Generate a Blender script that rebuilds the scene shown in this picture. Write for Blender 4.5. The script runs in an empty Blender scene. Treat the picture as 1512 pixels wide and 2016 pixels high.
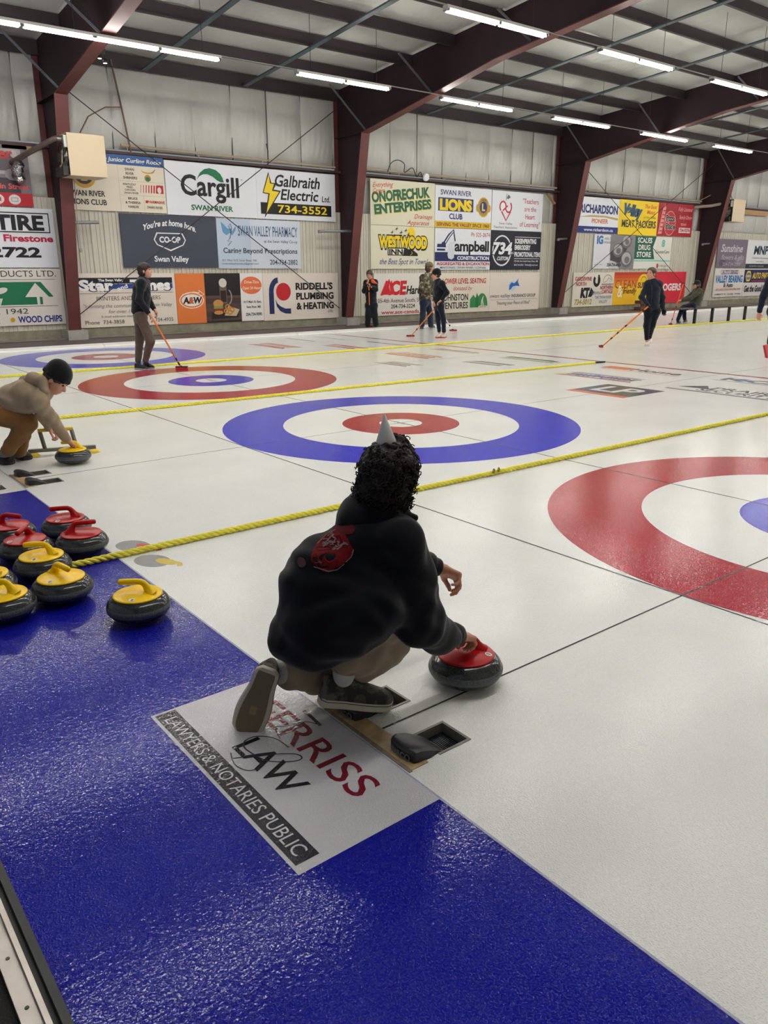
import bpy, bmesh, math, random
import numpy as np
from mathutils import Vector, Matrix
random.seed(7); rng = np.random.default_rng(7)
S = bpy.context.scene
COL = S.collection
# ------------------------------------------------------------------ camera, world, exposure
CAM = (-5.14883, -1.86013, 1.51021); YAW, PITCH, ROLL, FPX = 0.9024, 0.29812, -0.00324, 1539.69
def _cam():
    f = Vector((math.cos(YAW)*math.cos(PITCH), math.sin(YAW)*math.cos(PITCH), -math.sin(PITCH)))
    r = Vector((math.sin(YAW), -math.cos(YAW), 0)); u = r.cross(f)
    c, s = math.cos(ROLL), math.sin(ROLL)
    r2 = c*r + s*u; u2 = -s*r + c*u
    cd = bpy.data.cameras.new('camera'); co = bpy.data.objects.new('camera', cd); COL.objects.link(co)
    cd.sensor_fit = 'HORIZONTAL'; cd.sensor_width = 36; cd.lens = FPX*36/1512
    cd.clip_start = 0.05; cd.clip_end = 200
    m = Matrix(((r2.x, u2.x, -f.x, CAM[0]), (r2.y, u2.y, -f.y, CAM[1]), (r2.z, u2.z, -f.z, CAM[2]), (0, 0, 0, 1)))
    co.matrix_world = m; S.camera = co
_cam()
w = bpy.data.worlds.new('world'); S.world = w; w.use_nodes = True
WB = w.node_tree.nodes['Background']; WB.inputs[0].default_value = (0.62, 0.66, 0.72, 1); WB.inputs[1].default_value = 0.35
S.view_settings.view_transform = 'Standard'; S.view_settings.look = 'None'
S.view_settings.gamma = 1; S.view_settings.use_curve_mapping = False
S.view_settings.exposure = 0.12
TUBE_POWER = 64.0
# ------------------------------------------------------------------ helpers
def lin(c):
    c = [x/255 for x in c]
    return tuple((x/12.92 if x <= .04045 else ((x+.055)/1.055)**2.4) for x in c)+(1,)
_M = {}
def mat(name, rgb, rough=.6, metal=0, spec=.5, coat=0, var=0, vscale=8, bump=0, bscale=60, emit=None, est=0, bdist=.002, sheen=0):
    k = (name,)
    if k in _M: return _M[k]
    m = bpy.data.materials.new(name); m.use_nodes = True; nt = m.node_tree; b = nt.nodes['Principled BSDF']
    b.inputs['Base Color'].default_value = lin(rgb); b.inputs['Roughness'].default_value = rough
    b.inputs['Metallic'].default_value = metal; b.inputs['Specular IOR Level'].default_value = spec
    b.inputs['Coat Weight'].default_value = coat
    if sheen: b.inputs['Sheen Weight'].default_value = sheen
    if var or bump:
        tc = nt.nodes.new('ShaderNodeTexCoord')
    if var:
        n = nt.nodes.new('ShaderNodeTexNoise'); n.inputs['Scale'].default_value = vscale; n.inputs['Detail'].default_value = 4
        nt.links.new(tc.outputs['Object'], n.inputs['Vector'])
        r = nt.nodes.new('ShaderNodeMix'); r.data_type = 'RGBA'
        c = lin(rgb); r.inputs[6].default_value = tuple(x*(1-var) for x in c[:3])+(1,); r.inputs[7].default_value = tuple(min(1, x*(1+var)) for x in c[:3])+(1,)
        mr = nt.nodes.new('ShaderNodeMapRange'); mr.inputs[1].default_value = .3; mr.inputs[2].default_value = .7
        nt.links.new(n.outputs['Fac'], mr.inputs[0]); nt.links.new(mr.outputs[0], r.inputs[0]); nt.links.new(r.outputs[2], b.inputs['Base Color'])
    if bump:
        n = nt.nodes.new('ShaderNodeTexNoise'); n.inputs['Scale'].default_value = bscale; n.inputs['Detail'].default_value = 3
        nt.links.new(tc.outputs['Object'], n.inputs['Vector'])
        bp = nt.nodes.new('ShaderNodeBump'); bp.inputs['Strength'].default_value = bump; bp.inputs['Distance'].default_value = bdist
        nt.links.new(n.outputs['Fac'], bp.inputs['Height']); nt.links.new(bp.outputs[0], b.inputs['Normal'])
    if emit:
        b.inputs['Emission Color'].default_value = lin(emit); b.inputs['Emission Strength'].default_value = est
    _M[k] = m; return m
def tag(o, label=None, cat=None, group=None, kind=None):
    if label: o['label'] = label
    if cat: o['category'] = cat
    if group: o['group'] = group
    if kind: o['kind'] = kind
    return o
def empty(name, loc=(0, 0, 0), rz=0, parent=None):
    o = bpy.data.objects.new(name, None); COL.objects.link(o); o.location = loc; o.rotation_euler = (0, 0, rz)
    o.empty_display_size = .1
    if parent: o.parent = parent
    return o
def link(name, me, mats, parent=None, loc=None, smooth=False):
    if not isinstance(mats, (list, tuple)): mats = [mats]
    for m in mats:
        me.materials.append(m)
    if smooth: me.polygons.foreach_set('use_smooth', [True]*len(me.polygons))
    o = bpy.data.objects.new(name, me); COL.objects.link(o)
    if parent: o.parent = parent
    if loc: o.location = loc
    return o
class MB:
    def __init__(s): s.v = []; s.f = []; s.m = []
    def add(s, vs, fs, mi=0):
        n = len(s.v); s.v += [tuple(v) for v in vs]; s.f += [tuple(i+n for i in f) for f in fs]; s.m += [mi]*len(fs); return s
    def box(s, x0, x1, y0, y1, z0, z1, mi=0):
        v = [(x, y, z) for z in (z0, z1) for y in (y0, y1) for x in (x0, x1)]
        return s.add(v, [(0, 2, 3, 1), (4, 5, 7, 6), (0, 1, 5, 4), (2, 6, 7, 3), (0, 4, 6, 2), (1, 3, 7, 5)], mi)
    def bar(s, a, b, wdt, h, up=(0, 0, 1), mi=0):
        a = Vector(a); b = Vector(b); d = (b-a).normalized(); up = Vector(up)
        if abs(d.dot(up)) > .98: up = Vector((1, 0, 0))
        r = d.cross(up).normalized()*wdt/2; u = r.cross(d).normalized()*h/2
        v = [p+i*r+j*u for p in (a, b) for (i, j) in ((-1, -1), (1, -1), (1, 1), (-1, 1))]
        return s.add(v, [(0, 3, 2, 1), (4, 5, 6, 7), (0, 1, 5, 4), (1, 2, 6, 5), (2, 3, 7, 6), (3, 0, 4, 7)], mi)
    def tube(s, pts, r, n=8, mi=0, caps=True, close=False):
        pts = [Vector(p) for p in pts]; N = len(pts)
        rr = r if isinstance(r, (list, tuple)) else [r]*N
        vs = []; prev = None
        for i, p in enumerate(pts):
            d = (pts[min(i+1, N-1)]-pts[max(i-1, 0)]).normalized()
            if prev is None:
                ref = Vector((0, 0, 1)) if abs(d.z) < .9 else Vector((1, 0, 0)); a = d.cross(ref).normalized()
            else:
                a = (prev-d*prev.dot(d)).normalized()
            prev = a; b = d.cross(a)
            for k in range(n):
                t = 2*math.pi*k/n; vs.append(p+(a*math.cos(t)+b*math.sin(t))*rr[i])
        fs = [(i*n+k, i*n+(k+1) % n, (i+1)*n+(k+1) % n, (i+1)*n+k) for i in range(N-1) for k in range(n)]
        if caps: fs += [tuple(reversed(range(n))), tuple((N-1)*n+k for k in range(n))]
        return s.add(vs, fs, mi)
    def lathe(s, prof, n=32, c=(0, 0, 0), mi=0):
        vs = []; 
        for (r, z) in prof:
            for k in range(n):
                t = 2*math.pi*k/n; vs.append((c[0]+r*math.cos(t), c[1]+r*math.sin(t), c[2]+z))
        N = len(prof)
        fs = [(i*n+k, i*n+(k+1) % n, (i+1)*n+(k+1) % n, (i+1)*n+k) for i in range(N-1) for k in range(n)]
        return s.add(vs, fs, mi)
    def prism(s, poly, axis, a, b, mi=0):
        # poly in the plane perpendicular to axis, extruded a..b
        def P(p, t):
            return {'x': (t, p[0], p[1]), 'y': (p[0], t, p[1]), 'z': (p[0], p[1], t)}[axis]
        n = len(poly); vs = [P(p, a) for p in poly]+[P(p, b) for p in poly]
        fs = [tuple(reversed(range(n))), tuple(range(n, 2*n))]+[(i, (i+1) % n, n+(i+1) % n, n+i) for i in range(n)]
        return s.add(vs, fs, mi)
    def mesh(s, name):
        me = bpy.data.meshes.new(name); me.from_pydata(s.v, [], s.f); me.polygons.foreach_set('material_index', s.m)
        bm = bmesh.new(); bm.from_mesh(me); bmesh.ops.recalc_face_normals(bm, faces=bm.faces[:]); bm.to_mesh(me); bm.free()
        return me
    def build(s, name, mats, parent=None, loc=None, smooth=False, bevel=0, seg=2):
        o = link(name, s.mesh(name), mats, parent, loc, smooth)
        if bevel:
            md = o.modifiers.new('bevel', 'BEVEL'); md.width = bevel; md.segments = seg; md.limit_method = 'ANGLE'; md.angle_limit = .6
        if smooth:
            try:
                me = o.data; me.set_sharp_from_angle(angle=math.radians(42))
            except Exception: pass
        return o
# text: Blender's built in face, flattened to a mesh, in local (u, v) coordinates
_TC = {}
def text_geo(body, bold=0, sp=1.0):
    k = (body, bold, sp)
    if k in _TC: return _TC[k]
    cu = bpy.data.curves.new('t', 'FONT'); cu.body = body; cu.size = 1; cu.resolution_u = 3; cu.offset = bold; cu.space_character = sp
    o = bpy.data.objects.new('t', cu); COL.objects.link(o)
    bpy.context.view_layer.update()
    dg = bpy.context.evaluated_depsgraph_get(); me = o.evaluated_get(dg).to_mesh()
    v = np.array([x.co[:2] for x in me.vertices]) if len(me.vertices) else np.zeros((0, 2)); f = [tuple(p.vertices) for p in me.polygons]
    bpy.data.objects.remove(o); bpy.data.curves.remove(cu)
    _TC[k] = (v, f); return v, f
CAPH = None
class Flat:
    """flat artwork in local (u, v); frame maps (u, v, layer) to world"""
    def __init__(s, frame): s.fr = frame; s.d = {}; s.n = 0; s.tn = 0
    def _b(s, part): return s.d.setdefault(part, (MB(), {}))
    def geo(s, part, vs, fs, rgb, lay):
        mb, mi = s._b(part); i = mi.setdefault(tuple(rgb), len(mi)); s.n += 1
        mb.add([s.fr(u, v, lay+.04*s.n) for u, v in vs], fs, i)
    def text(s, body, u, v, h, rgb, w=None, align='C', bold=0, shear=0, lay=2, part='lettering', rot=0, sp=1.0, sx=1.0, arc=0):
        global CAPH
        if CAPH is None:
            g, _ = text_geo('H'); CAPH = g[:, 1].max()
        g, f = text_geo(body, bold, sp)
        if not len(g): return
        g = g.copy(); sc = h/CAPH; x0, x1 = g[:, 0].min(), g[:, 0].max()
        fx = (w/(x1-x0)) if w else sc*sx
        x = (g[:, 0]-x0)*fx; y = g[:, 1]*sc; W_ = (x1-x0)*fx
        x = x - {'C': W_/2, 'L': 0, 'R': W_}[align]
        if arc: y = y - arc*(2*x/W_)**2
        x = x + shear*y
        c, sn = math.cos(rot), math.sin(rot); s.tn += 1
        s.geo((part, s.tn), np.stack([u+c*x-sn*y, v+sn*x+c*y], 1), f, rgb, lay)
    def poly(s, pts, rgb, lay=1, part='emblem'): s.geo(part, pts, [tuple(range(len(pts)))], rgb, lay)
    def rect(s, u0, v0, u1, v1, rgb, lay=1, part='emblem'): s.poly([(u0, v0), (u1, v0), (u1, v1), (u0, v1)], rgb, lay, part)
    def ell(s, u, v, a, b, rgb, lay=1, part='emblem', n=28, t0=0, t1=2*math.pi, rot=0):
        P = []
        for k in range(n):
            t = t0+(t1-t0)*k/(n if abs(t1-t0-2*math.pi) < 1e-6 else n-1)
            x, y = a*math.cos(t), b*math.sin(t); P.append((u+x*math.cos(rot)-y*math.sin(rot), v+x*math.sin(rot)+y*math.cos(rot)))
        s.poly(P, rgb, lay, part)
    def line(s, pts, wd, rgb, lay=2, part='emblem', taper=False):
        n = len(pts); L = []; R = []
        for i, p in enumerate(pts):
            a = pts[max(i-1, 0)]; b = pts[min(i+1, n-1)]; d = (b[0]-a[0], b[1]-a[1]); l = math.hypot(*d) or 1
            ww = wd*(math.sin(math.pi*(i+.15)/(n-.7)) if taper else 1)/2
            nx, ny = -d[1]/l*ww, d[0]/l*ww; L.append((p[0]+nx, p[1]+ny)); R.append((p[0]-nx, p[1]-ny))
        s.geo(part, L+R, [(i, i+1, n+i+1, n+i) for i in range(n-1)], rgb, lay)
    def arc(s, u, v, a, b, t0, t1, wd, rgb, lay=2, part='emblem', n=20, taper=False):
        s.line([(u+a*math.cos(t0+(t1-t0)*k/(n-1)), v+b*math.sin(t0+(t1-t0)*k/(n-1))) for k in range(n)], wd, rgb, lay, part, taper)
    def frame(s, u0, v0, u1, v1, wd, rgb, lay=2, part='emblem'):
        s.rect(u0, v0, u1, v0+wd, rgb, lay, part); s.rect(u0, v1-wd, u1, v1, rgb, lay, part)
        s.rect(u0, v0, u0+wd, v1, rgb, lay, part); s.rect(u1-wd, v0, u1, v1, rgb, lay, part)
    def build(s, parent, matf):
        out = []
        for part, (mb, mi) in s.d.items():
            part = part[0] if isinstance(part, tuple) else part
            me = bpy.data.meshes.new(part); me.from_pydata(mb.v, [], mb.f); me.polygons.foreach_set('material_index', mb.m)
            out.append(link(part, me, [matf(c) for c in mi], parent))
        return out
def paint(rgb): return mat('paint_%d_%d_%d' % tuple(rgb), rgb, rough=.45, spec=.3)
# ------------------------------------------------------------------ ice materials
def ice_mat(rgb, name, mott=.06):
    k = ('ice', tuple(rgb))
    if k in _M: return _M[k]
    m = bpy.data.materials.new(name); m.use_nodes = True; nt = m.node_tree; N = nt.nodes; L = nt.links
    b = N['Principled BSDF']; b.inputs['IOR'].default_value = 1.31; b.inputs['Roughness'].default_value = .09
    b.inputs['Specular IOR Level'].default_value = .36
    g = N.new('ShaderNodeNewGeometry')
    # milky mottling inside the ice
    n1 = N.new('ShaderNodeTexNoise'); n1.inputs['Scale'].default_value = 75; n1.inputs['Detail'].default_value = 3; L.new(g.outputs['Position'], n1.inputs['Vector'])
    n2 = N.new('ShaderNodeTexNoise'); n2.inputs['Scale'].default_value = 1.6; n2.inputs['Detail'].default_value = 4; L.new(g.outputs['Position'], n2.inputs['Vector'])
    c = lin(rgb); dark = tuple(x*(1-mott) for x in c[:3])+(1,)
    mil = tuple(x*(1-mott*.6)+.18*mott for x in c[:3])+(1,) if max(rgb)-min(rgb) > 40 else tuple(min(1, x*(1+mott)) for x in c[:3])+(1,)
    mr = N.new('ShaderNodeMapRange'); mr.inputs[1].default_value = .42; mr.inputs[2].default_value = .72; L.new(n1.outputs['Fac'], mr.inputs[0])
    mx = N.new('ShaderNodeMix'); mx.data_type = 'RGBA'; mx.inputs[6].default_value = c; mx.inputs[7].default_value = mil; L.new(mr.outputs[0], mx.inputs[0])
    mr2 = N.new('ShaderNodeMapRange'); mr2.inputs[1].default_value = .35; mr2.inputs[2].default_value = .7; L.new(n2.outputs['Fac'], mr2.inputs[0])
    mx2 = N.new('ShaderNodeMix'); mx2.data_type = 'RGBA'; L.new(mr2.outputs[0], mx2.inputs[0]); L.new(mx.outputs[2], mx2.inputs[6])
    mx2.inputs[7].default_value = dark
    L.new(mx2.outputs[2], b.inputs['Base Color'])
    # pebble
    p1 = N.new('ShaderNodeTexNoise'); p1.inputs['Scale'].default_value = 175; p1.inputs['Detail'].default_value = 1.0; L.new(g.outputs['Position'], p1.inputs['Vector'])
    sm = N.new('ShaderNodeMapRange'); sm.interpolation_type = 'SMOOTHSTEP'; sm.inputs[1].default_value = .47; sm.inputs[2].default_value = .68; L.new(p1.outputs['Fac'], sm.inputs[0])
    p2 = N.new('ShaderNodeTexNoise'); p2.inputs['Scale'].default_value = 64; p2.inputs['Detail'].default_value = 1.5; L.new(g.outputs['Position'], p2.inputs['Vector'])
    ad = N.new('ShaderNodeMath'); ad.operation = 'MULTIPLY_ADD'; ad.inputs[1].default_value = 1.1; L.new(p2.outputs['Fac'], ad.inputs[0]); L.new(sm.outputs[0], ad.inputs[2])
    bp = N.new('ShaderNodeBump'); bp.inputs['Strength'].default_value = 1.0; bp.inputs['Distance'].default_value = ICE_BUMP; L.new(ad.outputs[0], bp.inputs['Height'])
    L.new(bp.outputs[0], b.inputs['Normal'])
    _M[k] = m; return m
ICE_BUMP = .00082
WHITE, BLUE, RED = (236, 238, 236), (5, 11, 140), (168, 26, 54)
SHEETS = (0, 4.373, 8.725, 13.079)
YD = 15.30          # far edge of the ice
# floor
f = MB(); xs_ = [-4.886, -3.62, -3.506, 40]; ys_ = [-2.2]; holes = []
for cy in (0, 4.373):
    for hy in (-.166, .151): ys_ += [cy+hy-.063, cy+hy+.063]; holes.append(len(ys_)-2)
ys_.append(YD)
f.add([(x_, y_, 0) for y_ in ys_ for x_ in xs_], [(j*4+i, j*4+i+1, j*4+4+i+1, j*4+4+i) for j in range(len(ys_)-1) for i in range(3) if not (i == 1 and j in holes)])
floor = tag(f.build('floor', ice_mat(WHITE, 'ice_white')), kind='structure')
def disc_ring(cx, cy, r0, r1, z, n=160):
    m = MB()
    if r0 == 0:
        m.add([(cx+r1*math.cos(2*math.pi*k/n), cy+r1*math.sin(2*math.pi*k/n), z) for k in range(n)], [tuple(range(n))])
    else:
        v = [(cx+r*math.cos(2*math.pi*k/n), cy+r*math.sin(2*math.pi*k/n), z) for r in (r0, r1) for k in range(n)]
        m.add(v, [(k, n+k, n+(k+1) % n, (k+1) % n) for k in range(n)])
    return m
IBR = ice_mat((26, 32, 196), 'ice_ring_blue', .07)
IB, IR_, IL = ice_mat(BLUE, 'ice_blue', .07), ice_mat(RED, 'ice_red', .10), ice_mat((70, 72, 78), 'ice_line', .1)
def flatrect(name, x0, x1, y0, y1, z, m, parent=floor):
    return MB().add([(x0, y0, z), (x1, y0, z), (x1, y1, z), (x0, y1, z)], [(0, 1, 2, 3)]).build(name, m, parent)
for i, cy in enumerate(SHEETS):
    a, b_ = (IR_, IBR) if i % 2 == 0 else (IBR, IR_)
    for cx in (0, 34.75):
        disc_ring(cx, cy, 1.219, 1.829, .0004).build('painted_ring', a, floor)
        disc_ring(cx, cy, .222, .61, .0004, 96).build('painted_ring', b_, floor)
    flatrect('centre_line', -3.69, 39, cy-.0045, cy+.0045, .0008, IL)
flatrect('tee_line', -.006, .006, -2.2, YD, .0012, IL)
flatrect('back_line', -1.841, -1.829, -2.2, YD, .0012, IL)
flatrect('hog_line', 6.35, 6.451, -2.2, YD, .0012, ice_mat((168, 52, 66), 'ice_hog_red'))
flatrect('hog_line', 28.3, 28.4, -2.2, YD, .0012, ice_mat((168, 52, 66), 'ice_hog_red'))
# blue end border, cut where the white sponsor squares sit
sq = [(-.403, .575), (4.06, 5.03), (8.40, 9.38), (12.76, 13.74)]
y = -2.2; bb = MB(); X0, X1, XS = -4.886, -3.79, -4.287
for (a, c) in sq+[(YD, YD)]:
    bb.add([(X0, y, .0004), (X1, y, .0004), (X1, a, .0004), (X0, a, .0004)], [(0, 1, 2, 3)])
    if c > a: bb.add([(X0, a, .0004), (XS, a, .0004), (XS, c, .0004), (X0, c, .0004)], [(0, 1, 2, 3)])
    y = c
bb.build('blue_border', IB, floor)
flatrect('seam_line', -3.79, -3.782, -2.2, YD, .0010, ice_mat((176, 178, 200), 'ice_seam'))
def icef(z0=.0006):
    return lambda ox, oy: (lambda u, v, l: (ox+v, oy-u, z0+.0003*l))
def iceart(ox, oy): return Flat(icef()(ox, oy))
def icm(c): return ice_mat(c, 'ice_paint', .03)
# sponsor square of the near sheet: u runs to -y, v runs to +x
A = iceart(-4.287, .575)
A.rect(0, 0, .978, .497, (200, 200, 206), 0, 'sponsor_panel'); A.rect(.012, .012, .945, .088, (50, 50, 58), 1, 'sponsor_panel')
A.text('LAWYERS & NOTARIES PUBLIC', .485, .028, .045, (205, 205, 212), w=.86, part='sponsor_lettering')
A.text('FERRISS', .50, .300, .105, (120, 24, 44), w=.64, bold=.006, part='sponsor_lettering')
A.text('LAW', .515, .138, .095, (34, 34, 40), w=.33, bold=.012, part='sponsor_lettering')
def smooth_(P, n=6):
    out = []
    for i in range(len(P)-1):
        p0, p1, p2, p3 = P[max(i-1, 0)], P[i], P[i+1], P[min(i+2, len(P)-1)]
        for k in range(n):
            t = k/n; out.append(tuple(.5*(2*p1[d]+(p2[d]-p0[d])*t+(2*p0[d]-5*p1[d]+4*p2[d]-p3[d])*t*t+(3*p1[d]-p0[d]-3*p2[d]+p3[d])*t**3) for d in range(len(p1))))
    return out+[P[-1]]
A.line(smooth_([(0.469, 0.284), (0.396, 0.276), (0.347, 0.235), (0.345, 0.19), (0.377, 0.169), (0.428, 0.173), (0.487, 0.189), (0.528, 0.23), (0.55, 0.267), (0.544, 0.288), (0.515, 0.281), (0.474, 0.23), (0.437, 0.168), (0.409, 0.11)]), 0.005, (60, 60, 68), 3, 'sponsor_lettering')
A.line(smooth_([(0.377, 0.119), (0.426, 0.102), (0.463, 0.101), (0.498, 0.118), (0.51, 0.151)]), 0.004, (60, 60, 68), 3, 'sponsor_lettering')
A.line(smooth_([(0.406, 0.288), (0.338, 0.311), (0.351, 0.338), (0.362, 0.386), (0.378, 0.417), (0.412, 0.436)]), 0.004, (60, 60, 68), 3, 'sponsor_lettering')
A.line(smooth_([(0.31, 0.447), (0.364, 0.445), (0.427, 0.44)]), 0.013, (60, 60, 68), 3, 'sponsor_lettering')
A.build(floor, icm)
A = iceart(-4.287, 5.03)
A.rect(0, 0, .97, .497, (222, 221, 216), 0, 'sponsor_panel'); A.text('TRUE', .46, .12, .26, (44, 44, 50), w=.80, bold=.03, part='sponsor_lettering')
A.build(floor, icm)
# logos in the ice beyond the houses
A = iceart(3.19, 4.806+.0)
A.rect(0, 0, .90, .92, (62, 72, 92), 0, 'ice_logo'); A.rect(0, 0, .90, .13, (226, 120, 84), 1, 'ice_logo')
A.text('LP', .46, .30, .46, (228, 228, 226), w=.60, bold=.03, part='ice_lettering'); A.build(floor, icm)
def ghost(ox, oy, w_, h_, cols, txt=None, tc=None, seed=0):
    B = iceart(ox, oy); r = random.Random(seed)
    n = len(cols)
    for k, c in enumerate(cols):
        v0 = h_*k/n; v1 = h_*(k+.72)/n
        B.poly([(w_*r.uniform(0, .12), v0), (w_*r.uniform(.85, 1), v0+.02), (w_*r.uniform(.8, .97), v1), (w_*r.uniform(.05, .2), v1)], c, 0, 'ice_logo')
    if txt: B.text(txt, w_*.52, h_*.18, h_*.5, tc, w=w_*.85, bold=.02, part='ice_lettering')
    B.build(floor, icm)
ghost(4.42, 6.06, 1.42, .55, [(196, 150, 158), (112, 112, 168), (170, 172, 200)], 'VALLEY CREDIT', (96, 90, 130), 1)
B = iceart(5.62, 6.12); B.rect(0, .05, .52, .36, (224, 132, 96), 0, 'ice_logo'); B.text('Home', .98, .06, .26, (86, 84, 80), w=.86, bold=.03, part='ice_lettering'); B.rect(.1, -.06, 1.5, -.02, (226, 170, 160), 0, 'ice_logo'); B.build(floor, icm)
B = iceart(5.72, 4.13); B.text('KOAL', .78, .03, .28, (92, 96, 108), w=1.45, bold=.03, part='ice_lettering'); B.rect(.22, .1, .46, .26, (110, 130, 190), 3, 'ice_logo'); B.rect(0, -.08, 1.5, -.03, (176, 178, 180), 0, 'ice_logo'); B.build(floor, icm)
B = iceart(4.38, 4.10); B.poly([(.02, .30), (.28, .62), (.42, .40), (.60, .33)], (98, 100, 106), 0, 'ice_logo'); B.rect(0, 0, 1.48, .08, (130, 130, 136), 0, 'ice_logo')
B.text('PRAIRIE', .95, .38, .20, (104, 104, 110), w=1.0, bold=.02, part='ice_lettering'); B.text('SECURITY', .90, .13, .20, (104, 104, 110), w=1.05, bold=.02, part='ice_lettering'); B.build(floor, icm)
ghost(3.25, 9.06, .92, .42, [(150, 152, 148), (116, 118, 116), (160, 160, 156)], None, None, 3)
ghost(4.50, 8.20, 1.05, .40, [(150, 148, 144), (120, 120, 120)], None, None, 4)
ghost(5.50, 8.38, 1.44, .40, [(176, 178, 156), (92, 110, 84)], None, None, 5)
ghost(4.34, 10.28, 1.45, .54, [(214, 130, 122), (206, 112, 104), (222, 170, 160)], 'HARDWARE', (226, 190, 180), 6)
ghost(5.62, 10.35, 1.5, .3, [(214, 170, 168), (110, 116, 140)], None, None, 7)
ghost(3.33, 13.76, 1.55, .62, [(200, 92, 84), (206, 104, 92)], 'SWAN RIVER', (226, 196, 180), 8)
ghost(4.42, 12.48, 1.34, .46, [(206, 130, 126), (200, 96, 92)], None, None, 9)
ghost(4.83, 14.70, 1.5, .10, [(110, 124, 138)], None, None, 10)
ghost(5.60, 14.66, 1.5, .08, [(120, 134, 150)], None, None, 11)
ghost(5.70, 12.62, 1.5, .16, [(120, 134, 170)], None, None, 12)
# faint painted curling stones by the border
for (cx, cy, hc) in ((-3.645, 2.385, (206, 96, 98)), (-3.655, 2.08, (222, 198, 100))):
    B = iceart(cx, cy); B.ell(0, .0, .115, .085, (158, 160, 162), 0, 'ice_logo', rot=.3); B.ell(.06, .055, .075, .036, hc, 1, 'ice_logo', rot=.35)
    B.line([(.06, .07), (.13, .10), (.17, .085)], .03, hc, 2, 'ice_logo'); B.build(floor, icm)
for i, cy in enumerate(SHEETS[:3]):   # small sponsor mark in each button
    B = iceart(-.03, cy+.12); B.text('CURL', .12, .0, .05, (150, 150, 150), w=.2, part='ice_lettering'); B.build(floor, icm)
# scuffed hack area
# near edge: rubber, aluminium channel, carpet
rub = mat('black_rubber', (34, 38, 38), rough=.55); alu = mat('aluminium_channel', (186, 180, 172), rough=.38, metal=.75, var=.12, vscale=14)
tag(MB().box(-4.905, -4.886, -2.6, YD, -.05, .012).box(-4.921, -4.905, -2.6, YD, -.05, -.004).build('trim_1', rub), kind='structure')
tr = MB().box(-4.933, -4.921, -2.6, YD, -.05, .016).box(-4.972, -4.933, -2.6, YD, -.05, .004).build('trim_2', alu)
tag(tr, kind='structure')
sc = MB()
for k in range(60):
    sc.lathe([(0, .0055), (.0045, .0055), (.005, .004)], 10, (-4.952, -1.2+.16*k+.03, 0))
sc.build('screw_heads', mat('screw_dark', (70, 66, 60), rough=.4, metal=.6), tr)['kind'] = 'stuff'
carp = mat('charcoal_carpet', (34, 32, 31), rough=.95, var=.5, vscale=220, bump=.9, bscale=300, bdist=.004)
tag(MB().add([(-9, -6, -.01), (-4.97, -6, -.01), (-4.97, 17.3, -.01), (-9, 17.3, -.01)], [(0, 1, 2, 3)]).build('floor_carpet', carp), kind='structure')
# ------------------------------------------------------------------ far walkway, curb, wall
XA, XB = -9.0, 41.0
bump_m = mat('white_bumper', (238, 238, 234), rough=.4); brown = mat('walkway_brown', (92, 80, 80), rough=.6, var=.1, vscale=3)
conc = mat('concrete_curb', (132, 128, 112), rough=.9, var=.22, vscale=5, bump=.5, bscale=40)
bd = MB(); x = XA
while x < XB:
    bd.prism([(YD-.14, .002), (YD-.12, .03), (YD+.0, .065), (YD+.02, .065), (YD+.02, -.05), (YD-.14, -.05)], 'x', x, min(x+2.42, XB)); x += 2.43
tag(bd.build('trim_3', bump_m), kind='structure')
tag(MB().box(XA, XB, YD+.02, 16.55, -.05, .062).box(XA, XB, 16.55, 16.62, -.05, .085).build('trim_4', brown), kind='structure')
tag(MB().box(XA, XB, 16.60, 17.10, -.05, .09).box(XA, XB, 17.03, 17.3, .05, .275).build('trim_5', conc), kind='structure')
def ribmat():
    m = mat('beige_cladding', (200, 196, 182), rough=.5, var=.05, vscale=2); return m
# corrugated liner: real ribs
cl = MB(); prof = []; x = -9.0
while x < 40:
    prof += [(x, 17.06), (x+.25, 17.06), (x+.262, 17.035), (x+.293, 17.035), (x+.305, 17.06)]
    x += .305
    prof[-3:-3] = []
zz = (.26, 3.08)
vs = [(px_, py_, z) for z in zz for (px_, py_) in prof]; n = len(prof)
cl.add(vs, [(i, i+1, n+i+1, n+i) for i in range(n-1)])
for k in range(160):   # thin darker strips painting the shadow of grooves between the ribs
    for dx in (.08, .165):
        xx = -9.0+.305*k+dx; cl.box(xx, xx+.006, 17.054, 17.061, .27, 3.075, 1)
wl = cl.build('wall_left', [ribmat(), mat('cladding_groove_shadow', (150, 142, 118), rough=.6)]); tag(wl, kind='structure')
# vinyl faced insulation above the liner: soft billows pinched at seams
def insul(name, x0, x1, z0, z1, seams, parent=None):
    NX = int((x1-x0)/.06); NZ = 22; xs = np.linspace(x0, x1, NX); zs = np.linspace(z0, z1, NZ)
    X, Z = np.meshgrid(xs, zs, indexing='ij')
    ph = ((X-x0) % seams)/seams; T = np.clip((Z-z0)/(z1-z0), 0, 1)
    Y = 17.25 - .13*np.sqrt(np.maximum(0, np.sin(np.pi*ph)))*np.sin(np.pi*np.clip(T*1.0, 0, 1))**.5
    Y += .012*np.sin(X*41+3*np.sin(Z*2.2)+np.sin(X*7))*np.exp(-((T-.28)/.25)**2) + .006*np.sin(X*73+Z*5)*np.exp(-((T-.1)/.2)**2)
    v = np.stack([X, Y, Z], -1).reshape(-1, 3).tolist()
    fs = [(i*NZ+j, (i+1)*NZ+j, (i+1)*NZ+j+1, i*NZ+j+1) for i in range(NX-1) for j in range(NZ-1)]
    m = MB(); m.add(v, fs)
    o = m.build(name, mat('insulation_vinyl', (188, 188, 182), rough=.33, spec=.5, var=.06, vscale=1.3, bump=.5, bscale=14, bdist=.01), parent, smooth=True)
    for v_ in (): pass
    return o
COLS = (-7.05, .617, 8.28, 17.44, 26.6, 35.75)
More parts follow.
